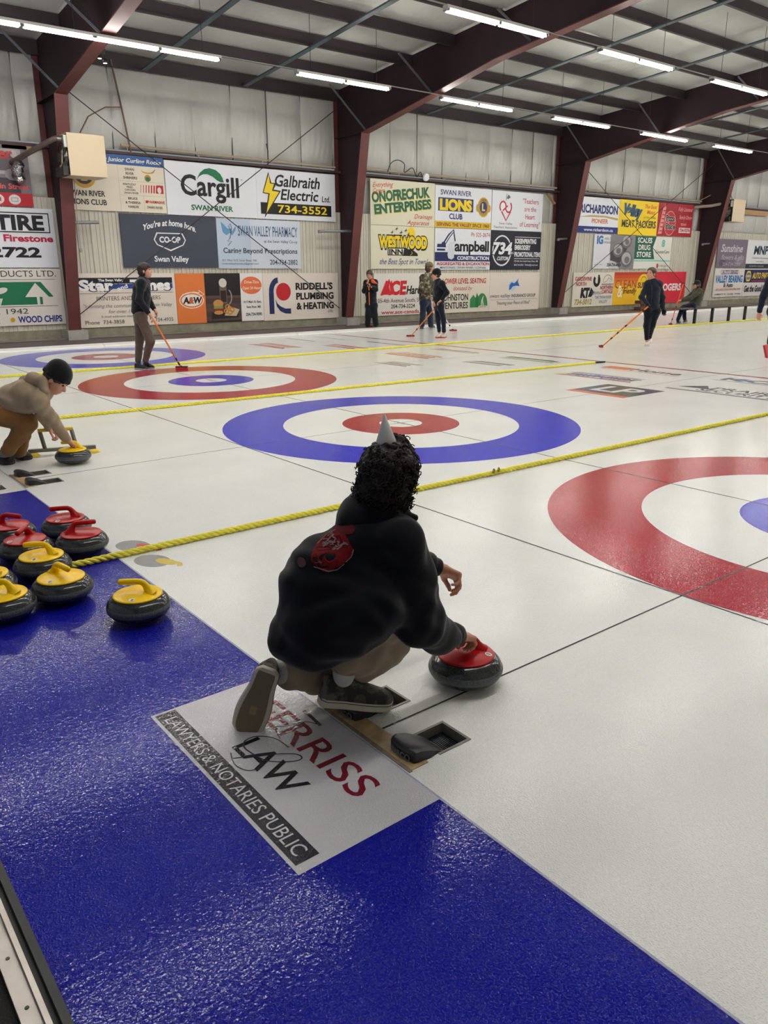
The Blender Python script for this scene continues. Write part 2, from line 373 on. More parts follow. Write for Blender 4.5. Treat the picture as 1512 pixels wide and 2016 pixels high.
wi = insul('wall_left_insulation', -9, 40.9, 4.2, 6.14, 1.01); tag(wi, kind='structure')
wi2 = insul('wall_left_insulation_low', -9, 40.9, 3.06, 4.13, 1.01); tag(wi2, kind='structure')
seam = MB(); x = -9
while x < 41: seam.box(x-.012, x+.012, 17.225, 17.245, 4.2, 6.12); x += 1.01
seam.build('seam_strip', mat('insulation_seam', (84, 80, 72), rough=.6), wi)['kind'] = 'stuff'  # dark strips along the fold lines between billows
dark = mat('primer_dark', (70, 48, 48), rough=.6)
tag(MB().box(-9, 41, 16.99, 17.25, 4.075, 4.135).build('trim_6', dark), kind='structure')
pipem = mat('beige_pipe', (170, 156, 134), rough=.55)
for (a, b_) in ((2.2, 8.1), (8.45, 17.3), (17.6, 26.4)):
    pp = MB().tube([(a, 17.02, 4.27), (b_, 17.02, 4.215)], .032, 10)
    x = a+.15
    while x < b_: pp.tube([(x, 17.02, 4.24), (x, 17.02, 4.10)], .014, 6); x += 1.75
    tag(pp.build('heating_pipe', pipem), 'beige pipe on clips above the sponsor signs, %s the frame column' % ('left of' if a < 5 else 'in the middle bay beside' if a < 10 else 'in the right bay beyond'), 'pipe')
# ------------------------------------------------------------------ roof
RIDGE = 6.4
def zc(y): return 6.256+.0865*(15.49-(y if y > RIDGE else 2*RIDGE-y))
cm = mat('ceiling_insulation', (196, 197, 190), rough=.4, var=.06, vscale=.8, bump=.6, bscale=6, bdist=.02)
c = MB(); NX, NY = 240, 60
for (ya, yb) in ((17.3, RIDGE), (RIDGE, -4.5)):
    xs = np.linspace(-9, 41, NX); ys = np.linspace(ya, yb, 24); vs = []
    for xx in xs:
        for yy in ys: vs.append((xx, yy, zc(yy)+.075-.05*math.sqrt(abs(math.sin(math.pi*xx/1.22)))*.8+.006*math.sin(xx*9+yy*1.7)))
    c.add(vs, [(i*24+j, (i+1)*24+j, (i+1)*24+j+1, i*24+j+1) for i in range(NX-1) for j in range(23)])
tag(c.build('ceiling', cm, smooth=True), kind='structure')
primer = mat('red_oxide_primer', (92, 46, 44), rough=.5, spec=.4, var=.12, vscale=3)
primer_w = mat('red_oxide_web_shaded', (44, 28, 34), rough=.6, spec=.3, var=.14, vscale=2)  # same red primer, darkened: shade on the webs put into the colour
blk = mat('purlin_primer_shaded', (42, 30, 34), rough=.55, var=.12, vscale=3)  # primer darkened for the unlit roof: shade painted into the purlins
strapm = mat('purlin_strap', (62, 76, 82), rough=.5)
def frame_(X, first):
    fr = empty('portal_frame', (X, 17.0, .27))
    tag(fr, first, 'steel frame', 'dark red steel portal frames')
    def w2(m, name, mt): 
        o = m.build(name, mt, fr); o.matrix_parent_inverse = Matrix.Translation((-X, -17.0, -.27)); return o
    t = .008; h = .14
    for side in (1, -1):
        def Y(y): return y if side > 0 else 2*RIDGE-y
        # column web + knee
        col = [(17.12, .27), (16.7, .27), (15.87, 4.95), (11.2, 5.78), (RIDGE, 6.27), (RIDGE, zc(RIDGE)), (15.0, zc(15.0)), (17.12, zc(17.12))]
        m = MB(); m.prism([(Y(a), b) for a, b in col], 'x', X-t, X+t)
        w2(m, 'web', primer_w)
        m = MB()
        pts = [(16.7, .27), (15.87, 4.95)]
        def plate(p, q, off=.012):
            a = Vector((X, Y(p[0]), p[1])); b = Vector((X, Y(q[0]), q[1]))
            m.bar(a, b, .30 if off > .01 else h*2, .022, up=(0, 0, 1) if abs(b.z-a.z) < abs(b.y-a.y) else (0, 1, 0))
        def bar2(p, q, wd, th):
            a = Vector((X, Y(p[0]), p[1])); b = Vector((X, Y(q[0]), q[1])); d = (b-a).normalized(); nrm = Vector((1, 0, 0)).cross(d).normalized()*th/2; r = Vector((wd/2, 0, 0))
            v = [pt+i*r+j*nrm for pt in (a, b) for (i, j) in ((-1, -1), (1, -1), (1, 1), (-1, 1))]
            m.add(v, [(0, 3, 2, 1), (4, 5, 6, 7), (0, 1, 5, 4), (1, 2, 6, 5), (2, 3, 7, 6), (3, 0, 4, 7)])
        m = MB(); bar2((16.7, .27), (15.87, 4.95), .27, .02); w2(m, 'inner_flange', primer)
        m = MB(); bar2((17.11, .27), (17.11, 6.05), .25, .02); w2(m, 'outer_flange', primer)
        m = MB(); bar2((15.87, 4.95), (11.2, 5.78), .25, .02); bar2((11.2, 5.78), (RIDGE, 6.27), .25, .02); w2(m, 'rafter_flange', primer)
        m = MB(); 
        for sx in (-1, 1): m.box(X+sx*.008, X+sx*.13, min(Y(15.9), Y(17.1)), max(Y(15.9), Y(17.1)), 4.94, 4.955)
        w2(m, 'stiffener', primer_w)
        if side > 0:
            for dx in (-1, 1):
                for (ya, za, yb, zb, L) in ((15.85, 5.0, 16.35, 6.0, .95), (13.25, 5.42, 13.95, 6.22, .85), (10.3, 5.93, 11.0, 6.45, .75)):
                    m = MB(); m.bar((X+dx*.02, ya, za+.02), (X+dx*L, ya+.25, zb), .05, .012, up=(0, 1, 0)); w2(m, 'flange_brace', mat('brace_steel', (96, 98, 104), rough=.5, metal=.3))
            m = MB().box(X-.22, X+.22, 16.5, 17.1, .03, .27); w2(m, 'footing', mat('footing_concrete', (158, 156, 150), rough=.85, var=.15, vscale=6))
    return fr
FLAB = ['red steel frame left of the picture edge, carrying the leftmost rafter', 'dark red tapered steel frame beside the beige box heater at the left', 'dark red tapered steel frame standing between the plumbing sign and the hardware sign',
        'dark red tapered steel frame between the insurance sign and the navy and white seed sign', 'dark red tapered steel frame standing behind the seated man in the cap', 'steel frame farthest away beyond the right edge']
for X, lb in list(zip(COLS, FLAB))[:5]:
    frame_(X, lb)
# purlins: long channels running along the roof
PY = [17.02, 15.49, 14.03, 12.56, 11.06, 9.58, 8.1, 6.62, 5.1, 3.6, 2.1, .6, -.9, -2.4]
pur = empty('purlin_set', (0, 10, 6)); 
for k, yy in enumerate(PY):
    z1 = zc(yy)+.01; m = MB(); s_ = 1 if yy > RIDGE else -1; dd = .25 if k else .30
    m.box(-9, 41, yy-.003, yy+.003, z1-dd, z1); m.box(-9, 41, yy-.07, yy, z1-dd, z1-dd+.005); m.box(-9, 41, yy, yy+.07, z1-.006, z1); m.box(-9, 41, yy-.073, yy-.068, z1-dd, z1-dd+.02)
    o = m.build('purlin', blk, None); tag(o, 'dark red roof purlin under the insulation, ' + ('the eave strut on top of the wall' if k == 0 else '%s row up from the wall' % ['', 'first', 'second', 'third', 'fourth', 'fifth', 'sixth', 'seventh', 'eighth', 'ninth', 'tenth', 'eleventh', 'twelfth', 'thirteenth'][k]), 'purlin', 'roof purlins')
bpy.data.objects.remove(pur)
# straps across the purlins (bluish flat bars) between frames
for k in range(len(COLS)-1):
    a, b_ = COLS[k], COLS[k+1]
    for t in (1/3, 2/3):
        X = a+(b_-a)*t - (.3 if k == 1 else 0); m = MB()
        pts = [(X, yy, zc(yy)-.262) for yy in PY[1:8]]
        m.bar((X, 16.95, zc(16.95)-.27), (X, RIDGE+.2, zc(RIDGE+.2)-.265), .13, .03)
        tag(m.build('roof_strap', strapm), 'blue grey flat strap crossing under the purlins, %s in the %s bay' % ('left one' if t < .5 else 'right one', ['far left', 'left', 'middle', 'right', 'far right'][k]), 'strap', 'straps under the roof purlins')
# rod bracing
rodm = mat('bracing_rod', (58, 52, 50), rough=.5, metal=.4)
for (p, q, lb) in (((.75, 16.65, 5.35), (8.12, 16.95, .52), 'thin steel bracing rod falling right from the heater frame across the grain company sign'),
                   ((8.12, 16.52, 5.75), (.75, 16.88, .55), 'thin steel bracing rod rising from the newspaper sign up to the right'),
                   ((17.6, 16.65, 5.3), (26.4, 16.95, .5), 'thin steel bracing rod falling to the right across the yellow meat sign'),
                   ((26.4, 16.52, 5.7), (17.6, 16.88, .62), 'thin steel bracing rod rising to the right across the drug store sign'),
                   ((-6.9, 16.6, 5.5), (.45, 16.95, .5), 'thin steel bracing rod at the far left behind the tire sign')):
    if p[0] < -5: continue
    tag(MB().tube([p, q], .011, 6).build('bracing_rod', rodm), lb, 'rod', 'wall bracing rods')
gal = mat('galvanised_pipe', (128, 130, 132), rough=.45, metal=.5)
for (x0, x1, lb) in ((.62, 1.35, 'short grey pipe stub beside the column under the heater'), (7.2, 8.27, 'grey pipe stub crossing the column right of the pharmacy sign'), (16.95, 17.43, 'grey pipe stub crossing the column right of the black print sign'), (26.0, 26.55, 'grey pipe stub crossing the farthest column')):
    m = MB().tube([(x0, 16.55, 2.545), (x1, 16.55, 2.575)], .035, 10).lathe([(.0, .03), (.045, .03), (.045, -.05), (0, -.05)], 12, (x0+.03, 16.55, 2.545))
    tag(m.build('pipe_stub', gal), lb, 'pipe')
# other walls of the hall (outside the frame, they bounce the light)
pl = mat('plain_wall', (170, 168, 158), rough=.8)
tag(MB().add([(41, -4.5, -.05), (41, 17.3, -.05), (41, 17.3, 7.2), (41, -4.5, 7.2)], [(0, 1, 2, 3)]).build('wall_back', pl), kind='structure')
tag(MB().add([(-9, -4.5, -.05), (41, -4.5, -.05), (41, -4.5, 7.2), (-9, -4.5, 7.2)], [(0, 1, 2, 3)]).build('wall_right', pl), kind='structure')
tag(MB().add([(-4.97, -4.5, -.012), (41, -4.5, -.012), (41, -2.2, -.012), (-4.97, -2.2, -.012)], [(0, 1, 2, 3)]).build('floor_side', brown), kind='structure')
# ------------------------------------------------------------------ fluorescent strip lights
tubem = mat('tube_glow', (255, 250, 238), rough=.5, emit=(255, 251, 245), est=TUBE_POWER)
hous = mat('light_housing', (188, 186, 180), rough=.5); endm = mat('lamp_holder', (90, 90, 88), rough=.5)
hm = MB().box(-1.2, 1.2, -.055, .055, 0, .045).box(-1.21, -1.2, -.06, .06, -.03, .045).box(1.2, 1.21, -.06, .06, -.03, .045).mesh('housing'); hm.materials.append(hous)
tm = MB().tube([(-.56, 0, 0), (.56, 0, 0)], .019, 8).mesh('tube'); tm.materials.append(tubem)
em = MB().box(-.03, .03, -.05, .05, -.04, .01).mesh('lamp_holder'); em.materials.append(endm)
wm = MB().tube([(0, 0, 0), (0, 0, 1)], .005, 5).mesh('hanger_wire'); wm.materials.append(rodm)
rows = [(13.08, 5.36), (8.65, 5.50), (4.36, 5.45), (.0, 5.36)]
def fixture(x, y, z, lb, grp):
    t = tag(empty('strip_light', (x, y, z)), lb, 'ceiling light', grp)
    def a(me, name, loc, sc=(1, 1, 1)):
        o = bpy.data.objects.new(name, me); COL.objects.link(o); o.parent = t; o.location = loc; o.scale = sc
    a(hm, 'housing', (0, 0, 0))
    for sx in (-.6, .6):
        for sy in (-.032, .032): a(tm, 'tube', (sx, sy, -.032))
    for sx in (-1.18, 0, 1.18): a(em, 'lamp_holder', (sx, 0, 0))
    for sx in (-.85, .85): a(wm, 'hanger_wire', (sx, 0, .04), (1, 1, max(.1, zc(y)-z-.05)))
ORD = ['first', 'second', 'third', 'fourth', 'fifth', 'sixth', 'seventh', 'eighth', 'ninth', 'tenth', 'eleventh', 'twelfth']
for ri, (yy, zz_) in enumerate(rows):
    xs = [.38-1.18*.0, -1.96, -4.3] if ri < 4 else []
    xs = [1.54, -.80, -3.14] + [5.63+3.93*k for k in range(9)]
    xs.sort()
    for k, xx in enumerate(xs):
        rn = ['the wall side row', 'the second row from the wall', 'the third row from the wall', 'the row nearest the camera'][ri]
        fixture(xx, yy, zz_, 'glowing twin tube strip light, %s from the left in %s' % (ORD[k], rn), 'fluorescent strip lights in ' + rn)
    cdm = MB().tube([(-5, yy, zz_+.05), (39, yy, zz_+.05)], .012, 6)
    tag(cdm.build('conduit', mat('conduit_grey', (150, 148, 146), rough=.45, metal=.4)), 'thin grey conduit linking the strip lights of %s' % ['the wall side row', 'the second row from the wall', 'the third row from the wall', 'the row nearest the camera'][ri], 'conduit')
# ------------------------------------------------------------------ sponsor signs on the wall
SW, SH, SY = 2.43, 1.205, 17.0
WH = (226, 229, 234); CR = (224, 216, 196); BK = (26, 26, 30); NV = (34, 44, 92); RD = (190, 36, 48); GN = (24, 110, 74); YL = (236, 206, 40)
def sign(x0, z0, w_, h_, base, label, rgb2=None):
    b = MB().box(0, w_, 0, .032, 0, h_).build('sponsor_sign', paint(base), None, loc=(x0, SY, z0))
    tag(b, label, 'sign')
    return b, Flat(lambda u, v, l: (u, -.002-.0018*l, v))
def done(b, F): F.build(b, paint)
PAP = dict(part='picture')
# --- far left bay
b, F = sign(-2.28, 2.87, 2.42, 1.20, (120, 112, 118), 'grey furniture photo sign at the top left edge, with a red lower band')
F.rect(0, 0, 2.42, .26, (176, 34, 46), 1, 'picture'); F.rect(1.75, .62, 2.28, 1.12, (170, 164, 164), 1, 'picture'); F.rect(1.83, .69, 2.2, 1.05, (96, 88, 94), 2, 'picture')
F.rect(1.1, .26, 2.2, .55, (66, 58, 64), 2, 'picture'); F.ell(2.08, .62, .17, .12, (150, 146, 150), 3, 'picture', 9); F.ell(2.12, .6, .08, .07, (80, 74, 82), 4, 'picture', 7)
F.ell(2.14, 1.02, .07, .08, (190, 186, 190), 3, 'picture', 7)
F.text('ver', 1.90, .93, .20, (196, 60, 60), w=.44, bold=.03, lay=5); F.text('Main Street', 1.98, .34, .10, (214, 96, 96), w=.78, bold=.03, lay=5)
F.ell(1.72, .13, .12, .10, (214, 208, 208), 3); F.ell(2.05, .13, .12, .10, (214, 208, 208), 3); F.rect(1.66, .09, 1.78, .17, (176, 60, 66), 4); F.frame(1.98, .09, 2.12, .17, .012, (140, 136, 138), 4)
done(b, F)
b, F = sign(-1.90, 1.62, 2.42, 1.22, WH, 'white sign with a black framed word and a seven digit number at the left edge')
F.frame(.35, .72, 2.32, 1.13, .022, BK); F.text('TIRE', 1.70, .78, .28, BK, w=1.0, bold=.04); F.text('Firestone', 1.85, .54, .13, (184, 32, 64), w=1.02, bold=.035)
F.text('734-2722', 1.07, .22, .19, BK, w=2.0, bold=.04); done(b, F)
b, F = sign(-1.90, .40, 2.43, 1.20, (222, 216, 208), 'white lumber sign with a green tree emblem at the lower left corner')
F.text('PRODUCTS LTD.', 1.55, 1.03, .125, (60, 58, 58), w=1.55); F.rect(0, .97, 2.3, .978, (70, 68, 68), 2); F.rect(0, .40, 2.3, .408, (70, 68, 68), 2)
F.poly([(1.10, .44), (1.30, .92), (1.98, .92), (2.22, .60), (1.98, .60), (1.98, .44)], GN, 1); F.poly([(.7, .44), (.85, .92), (1.32, .92), (1.42, .86), (1.38, .66), (1.2, .58), (.95, .58), (.9, .44)], GN, 1)
F.ell(1.15, .74, .13, .06, (222, 216, 208), 2, rot=.3); F.poly([(1.62, .60), (1.86, .60), (1.86, .44), (1.92, .44), (1.92, .60), (2.12, .60), (1.86, .90)], (222, 216, 208), 2)
F.text('SINCE 1942', 1.02, .25, .11, (70, 68, 68), w=1.25); F.text('LUMBER', .68, .06, .13, (34, 48, 130), w=.72, bold=.03); F.ell(1.30, .125, .05, .05, (210, 160, 40), 2); F.text('WOOD CHIPS', 1.88, .06, .13, (34, 48, 130), w=.94, bold=.03)
done(b, F)
# --- second bay
b, F = sign(.76, 2.855, 2.41, 1.21, CR, 'cream junior sponsors sign with a blue top band, partly behind the box heater')
F.rect(0, 1.0, 2.41, 1.21, (54, 92, 146), 1); F.text('Sponsors of our Junior Curling Rocks', 1.22, 1.06, .085, (232, 232, 228), w=2.25, shear=.25, bold=.02)
F.text('SWAN RIVER', .55, .30, .11, BK, w=.82, bold=.02); F.text('LIONS CLUB', .58, .12, .11, BK, w=.80, bold=.02)
F.ell(.52, .70, .26, .24, (196, 150, 60), 1); F.ell(.52, .72, .20, .18, (58, 56, 74), 2); F.text('L', .52, .62, .2, (214, 176, 60), bold=.04, lay=3)
F.rect(1.30, 0, 1.306, 1.0, (190, 182, 160), 2); F.rect(1.3, .66, 2.41, .666, (190, 182, 160), 2); F.rect(1.3, .36, 2.41, .366, (190, 182, 160), 2); F.rect(1.86, 0, 1.866, .36, (190, 182, 160), 2)
for i, t in enumerate(('SWAN', 'RIVER', 'SHRINERS')): F.text(t, 1.58, .89-.09*i, .052, (70, 64, 60), bold=.015)
F.arc(2.02, .92, .16, .06, math.pi, 2*math.pi, .03, (206, 160, 50), taper=True); F.line([(2.1, .86), (2.2, .95)], .014, (130, 110, 60)); F.ell(2.0, .75, .075, .075, (180, 140, 60), 2); F.ell(2.0, .73, .055, .05, (60, 110, 70), 3)
for i, t in enumerate(('KENTUCKY', 'FRIED', 'CHICKEN')): F.text(t, 1.55, .575-.06*i, .04, (80, 74, 70), bold=.015)
F.text('SWAN RIVER', 1.58, .39, .04, (90, 84, 80), bold=.015)
for k in range(7): F.poly([(1.80+.062*k, .43), (1.80+.062*k+.008+.005*k, .43), (1.815+.062*k+.01+.005*k, .60), (1.815+.062*k, .60)], (184, 40, 50), 1)
F.rect(2.20, .43, 2.36, .61, (184, 40, 50), 1); F.ell(2.26, .50, .05, .07, (226, 216, 206), 2)
for i, t in enumerate(('BRUCE', '& THERESA', 'HARDIE')): F.text(t, 1.6, .27-.09*i, .05, (70, 64, 60), bold=.015)
F.text('PHARMASAVE', 2.16, .21, .055, (184, 40, 50), w=.42, bold=.02); F.rect(1.90, .21, 1.95, .265, (184, 40, 50), 3); F.text('SWAN RIVER', 2.12, .09, .055, (70, 64, 60), w=.38, bold=.01); done(b, F)
b, F = sign(3.19, 2.835, 2.44, 1.20, WH, 'white grain company sign with a green leaf over heavy black letters')
F.text('Cargill', 1.16, .47, .44, BK, w=1.56, bold=.022, sp=1.0)
F.poly([(.80, .82), (.90, .98), (1.02, 1.07), (1.16, 1.10), (1.32, 1.07), (1.44, .99), (1.50, .90), (1.53, .80), (1.44, .80), (1.34, .84), (1.24, .91), (1.10, .96), (.98, .95), (.88, .90)], GN, 3)
F.text('SWAN RIVER', 1.18, .13, .115, GN, w=1.13, bold=.03); F.text('TM', 2.02, .87, .03, BK); done(b, F)
b, F = sign(5.635, 2.83, 2.44, 1.20, WH, 'white electrician sign with a yellow lightning bolt over a black band')
F.rect(.10, .12, 2.30, .40, BK, 1); F.poly([(.36, 1.14), (.17, .62), (.34, .60), (.20, .02), (.72, .70), (.50, .72), (.60, .88), (.44, .88)], (40, 40, 40), 2); F.poly([(.37, 1.08), (.20, .64), (.38, .62), (.26, .14), (.66, .67), (.45, .69), (.52, .86), (.40, .86)], YL, 3)
F.text('Galbraith', 1.22, .81, .27, BK, w=1.40, shear=.2, bold=.02); F.text('Electric', 1.28, .49, .25, BK, w=1.16, shear=.2, bold=.02); F.text('Ltd.', 2.13, .49, .14, BK, w=.27, shear=.1, bold=.015)
F.text('734-3552', 1.38, .17, .18, YL, w=1.55, bold=.015, lay=4); done(b, F)
b, F = sign(2.0, 1.62, 2.43, 1.20, (64, 70, 84), 'dark slate sign with white script over a shield shaped emblem')
F.text("You're at home here.", 1.22, .96, .13, (234, 234, 236), w=1.36, shear=.18, bold=.03, arc=.13)
sh = [(.86, .80), (1.52, .80), (1.60, .64), (1.53, .52), (1.19, .38), (.85, .52), (.78, .64)]
F.poly([(1.19+(x-1.19)*1.0, y) for x, y in sh], (234, 234, 236), 1); F.poly([(1.19+(x-1.19)*.93, .62+(y-.62)*.86) for x, y in sh], (64, 70, 84), 2)
F.text('CO-OP', 1.19, .58, .125, (234, 234, 236), w=.54, bold=.04, lay=3); F.text('Swan Valley', 1.2, .14, .125, (234, 234, 236), w=.88, bold=.025); done(b, F)
b, F = sign(4.445, 1.60, 2.46, 1.20, (186, 200, 218), 'pale blue pharmacy sign with a winged bird emblem')
F.rect(.95, 0, 2.46, 1.2, (204, 212, 224), 0, 'panel')
F.text('SWAN VALLEY PHARMACY', 1.48, .80, .24, (74, 102, 136), w=1.78, bold=.01); F.text('at the Swan Valley Co-op', 1.85, .645, .065, (84, 90, 104), w=1.02, bold=.01)
F.text('Caring Beyond Prescriptions', 1.25, .38, .12, (66, 70, 82), w=2.2, bold=.02); F.text('811 Main St E, Swan River, MB', .60, .175, .05, (96, 100, 112), w=.98); F.text('swanvalleypharmacy@gmail.com', .62, .10, .045, (96, 100, 112), w=1.05); F.text('204-734-2882', 1.92, .10, .12, (66, 70, 82), w=.86, bold=.01)
F.poly([(.12, 1.12), (.16, .88), (.26, .80), (.36, .86), (.40, .96), (.30, .96), (.22, 1.04)], (96, 150, 190), 1); F.poly([(.36, .86), (.42, .80), (.52, .92), (.54, 1.04), (.44, .92)], (96, 150, 190), 1)
F.line([(.38, .86), (.42, .98), (.38, 1.08), (.33, 1.02), (.40, .90), (.36, .74), (.28, .66), (.40, .66), (.30, .56)], .018, (90, 98, 116), 3); done(b, F)
b, F = sign(.80, .285, 2.43, 1.21, (226, 216, 204), 'white newspaper sign with a blue and black banner beside the first column')
F.rect(0, .98, 2.36, 1.11, BK, 1); F.rect(0, .86, 2.36, .97, (46, 74, 150), 1); F.rect(0, .76, 2.36, .768, (70, 66, 64), 2)
F.text('The Swan Valley', .85, 1.03, .055, (240, 240, 240), w=.60, bold=.03, lay=5); F.text('Star', .50, .83, .22, (30, 40, 90), w=.86, bold=.10, lay=3); F.text('Star', .50, .83, .22, (244, 242, 238), w=.80, bold=.05, lay=4)
F.text('and', 1.12, .85, .09, (244, 242, 238), w=.26, bold=.03, rot=.3, lay=4); F.text('Times', 1.80, .83, .22, (30, 40, 90), w=1.06, bold=.10, lay=3); F.text('Times', 1.80, .83, .22, (244, 242, 238), w=1.0, bold=.05, lay=4)
F.text('PRINTERS AND PUBLISHERS', 1.25, .60, .09, (96, 90, 88), w=1.55); F.text('"Informing the community of the Swan Valley', 1.22, .44, .08, (128, 124, 126), w=2.16, shear=.25); F.text('for over 100 years"', 1.22, .31, .08, (128, 124, 126), w=1.0, shear=.25)
F.text('E-mail address: starandtimes', 1.1, .215, .045, (110, 104, 102), w=1.1); F.text('Phone  734-3858', .62, .07, .085, (70, 66, 66), w=.92); F.text('734-4935', 2.08, .08, .085, (70, 66, 66), w=.46); done(b, F)
b, F = sign(3.24, .28, .775, 1.205, (220, 122, 62), 'orange burger restaurant sign with an oval logo')
F.ell(.40, .56, .33, .20, (238, 226, 214), 1); F.ell(.40, .56, .305, .178, (220, 122, 62), 2); F.ell(.40, .56, .27, .145, (238, 232, 224), 3); F.line([(.15, .70), (.45, .76), (.62, .74), (.60, .80), (.74, .70), (.60, .64)], .02, (238, 226, 214), 3)
F.text('A&W', .41, .49, .14, (40, 34, 34), w=.50, bold=.05, shear=.15, lay=5); F.text('&', .39, .49, .14, (214, 96, 50), w=.13, bold=.03, lay=7); done(b, F)
b, F = sign(4.018, .28, 1.0, 1.205, (44, 36, 38), 'dark photo sign of a burger, rings and a frosty mug')
for k in range(6): F.rect(0, .04+.11*k, 1.0, .145+.11*k, [(84, 64, 60), (72, 56, 54), (90, 70, 66)][k % 3], 0, 'picture')
F.rect(0, .66, 1.0, 1.2, (36, 30, 34), 1, 'picture'); F.poly([(.12, .08), (.92, .10), (.85, .26), (.16, .24)], (40, 36, 36), 1, 'picture')
F.rect(.40, .46, .60, .92, (110, 92, 90), 2, 'picture'); F.rect(.42, .50, .58, .78, (52, 34, 30), 3, 'picture'); F.ell(.50, .97, .11, .11, (214, 206, 196), 3, 'picture'); F.arc(.64, .62, .09, .17, -1.4, 1.4, .03, (160, 150, 150), 3, 'picture')
F.ell(.34, .46, .14, .10, (196, 140, 84), 4, 'picture'); F.rect(.21, .33, .47, .40, (120, 150, 70), 4, 'picture'); F.rect(.22, .27, .47, .34, (150, 44, 36), 5, 'picture'); F.ell(.34, .24, .13, .05, (190, 136, 80), 5, 'picture')
F.poly([(.50, .16), (.84, .14), (.94, .30), (.62, .40)], (196, 180, 150), 3, 'picture')
for (a, c) in ((.60, .38), (.72, .30), (.66, .24), (.56, .27)): F.arc(a, c, .06, .05, 0, 6.28, .035, (190, 130, 60), 5, 'picture')
done(b, F)
b, F = sign(5.02, .28, .66, 1.205, (230, 228, 226), 'narrow white sign with an orange oval on top beside the burger photo')
F.ell(.32, .90, .31, .22, (220, 112, 66), 1); F.text('Drive-Thru', .33, .95, .07, (240, 226, 214), w=.42, shear=.15, bold=.01); F.text('Open 24 Hours', .33, .80, .07, (240, 226, 214), w=.56, shear=.15, bold=.01)
F.text('1419 Main St. East,', .33, .46, .055, (70, 66, 66), w=.54, bold=.02); F.text('Swan River, MB', .36, .33, .055, (70, 66, 66), w=.42, bold=.02); F.text('204-734-9090', .36, .13, .075, (60, 56, 56), w=.48, bold=.02); done(b, F)
b, F = sign(5.69, .262, 2.43, 1.22, (226, 216, 206), 'white plumbing sign with a red ball inside a dark letter shape')
F.rect(.17, .17, .32, .72, NV, 1); F.arc(.46, .72, .215, .32, math.pi/2, math.pi, .14, NV, 1); F.ell(.62, .74, .23, .23, (186, 34, 44), 3)
F.poly([(.36, .56), (.42, .44), (.52, .36), (.66, .30), (.84, .30), (.84, .16), (.66, .17), (.50, .24), (.40, .36)], NV, 1)
F.text("RIDDELL'S", 1.62, .79, .165, BK, w=1.22, bold=.04); F.text('PLUMBING', 1.64, .53, .165, BK, w=1.24, bold=.04); F.text('& HEATING', 1.64, .27, .165, BK, w=1.24, bold=.04); F.text('LTD.', 2.15, .16, .06, BK, w=.16, bold=.02); done(b, F)
# --- middle bay
b, F = sign(9.29, 2.80, 2.44, 1.225, (222, 218, 192), 'cream sign with two slanting green rows of capitals and red script')
F.text('ONOFRECHUK', 1.16, .71, .26, (226, 210, 80), w=2.22, bold=.08, rot=.11, lay=1); F.text('ONOFRECHUK', 1.15, .72, .26, (28, 96, 84), w=2.2, bold=.045, rot=.11, lay=2)
F.text('ENTERPRISES', 1.24, .40, .24, (226, 210, 80), w=2.22, bold=.08, rot=.11, lay=1); F.text('ENTERPRISES', 1.23, .41, .24, (28, 96, 84), w=2.18, bold=.045, rot=.11, lay=2)
F.text('Everything', .44, 1.02, .13, (196, 60, 56), w=.72, shear=.4, rot=.06); F.text('Carpet', .28, .86, .12, (196, 60, 56), w=.42, shear=.4, rot=.06)
F.text('Drainage', 1.98, .22, .12, (196, 60, 56), w=.70, shear=.4); F.text('Apparatus', 1.78, .04, .12, (196, 60, 56), w=.85, shear=.4); done(b, F)
b, F = sign(9.29, 1.59, 2.44, 1.20, (224, 220, 196), 'cream inn sign with yellow capitals, flying geese and a road')
F.ell(1.52, 1.02, .15, .16, YL, 1); F.text('WESTWOOD', 1.22, .58, .32, BK, w=1.92, bold=.12, lay=2); F.text('WESTWOOD', 1.22, .60, .30, YL, w=1.86, bold=.06, lay=3)
F.poly([(.62, .38), (1.55, .38), (1.45, .54), (1.30, .60), (.62, .60)], BK, 3); F.poly([(.65, .40), (1.20, .40), (1.24, .57), (.65, .57)], (230, 226, 206), 4); F.text('INN', .93, .41, .14, BK, w=.52, bold=.04, lay=5)
F.poly([(1.15, .37), (1.78, .37), (1.76, .44), (1.62, .52), (1.45, .56), (1.40, .55), (1.45, .47)], BK, 5); F.line([(1.48, .39), (1.56, .44), (1.52, .5)], .016, YL, 6)
for (a, c, s_) in ((.78, 1.02, 1), (.95, 1.12, 1), (1.12, 1.02, 1.1), (1.30, 1.08, 1), (1.40, .98, 1), (.86, .92, .9), (1.2, .9, 1), (1.36, .9, .9)):
    F.line([(a-.07*s_, c-.02), (a, c), (a+.07*s_, c+.01)], .022, BK, 4, taper=True); F.line([(a-.01, c-.05), (a+.01, c), (a+.03, c+.06*s_)], .03, BK, 4, taper=True)
F.text('the Best Spot in Town!', 1.22, .13, .16, (60, 84, 150), w=1.85, shear=.35); done(b, F)
b, F = sign(11.75, 2.80, 2.41, 1.19, WH, 'white service club sign with a round gold badge and a yellow stripe')
F.text('SWAN RIVER', .86, .94, .14, (60, 66, 120), w=1.30, bold=.015); F.rect(.12, .48, 1.60, .86, (50, 56, 110), 1); F.text('LIONS', .86, .52, .28, YL, w=1.36, bold=.06, lay=3); F.text('CLUB', .86, .26, .15, (50, 56, 110), w=.56, bold=.03)
F.rect(0, 0, 2.41, .19, (222, 178, 50), 1); F.text('SERVING THE VALLEY SINCE 1960', 1.2, .045, .10, (60, 50, 40), w=2.26, bold=.015)
F.ell(2.05, .65, .26, .30, (196, 160, 60), 1, n=14); F.ell(2.05, .65, .23, .25, (170, 136, 60), 2); F.ell(2.05, .65, .16, .17, (48, 60, 110), 3); F.text('L', 2.05, .55, .2, (220, 196, 110), bold=.04, lay=4)
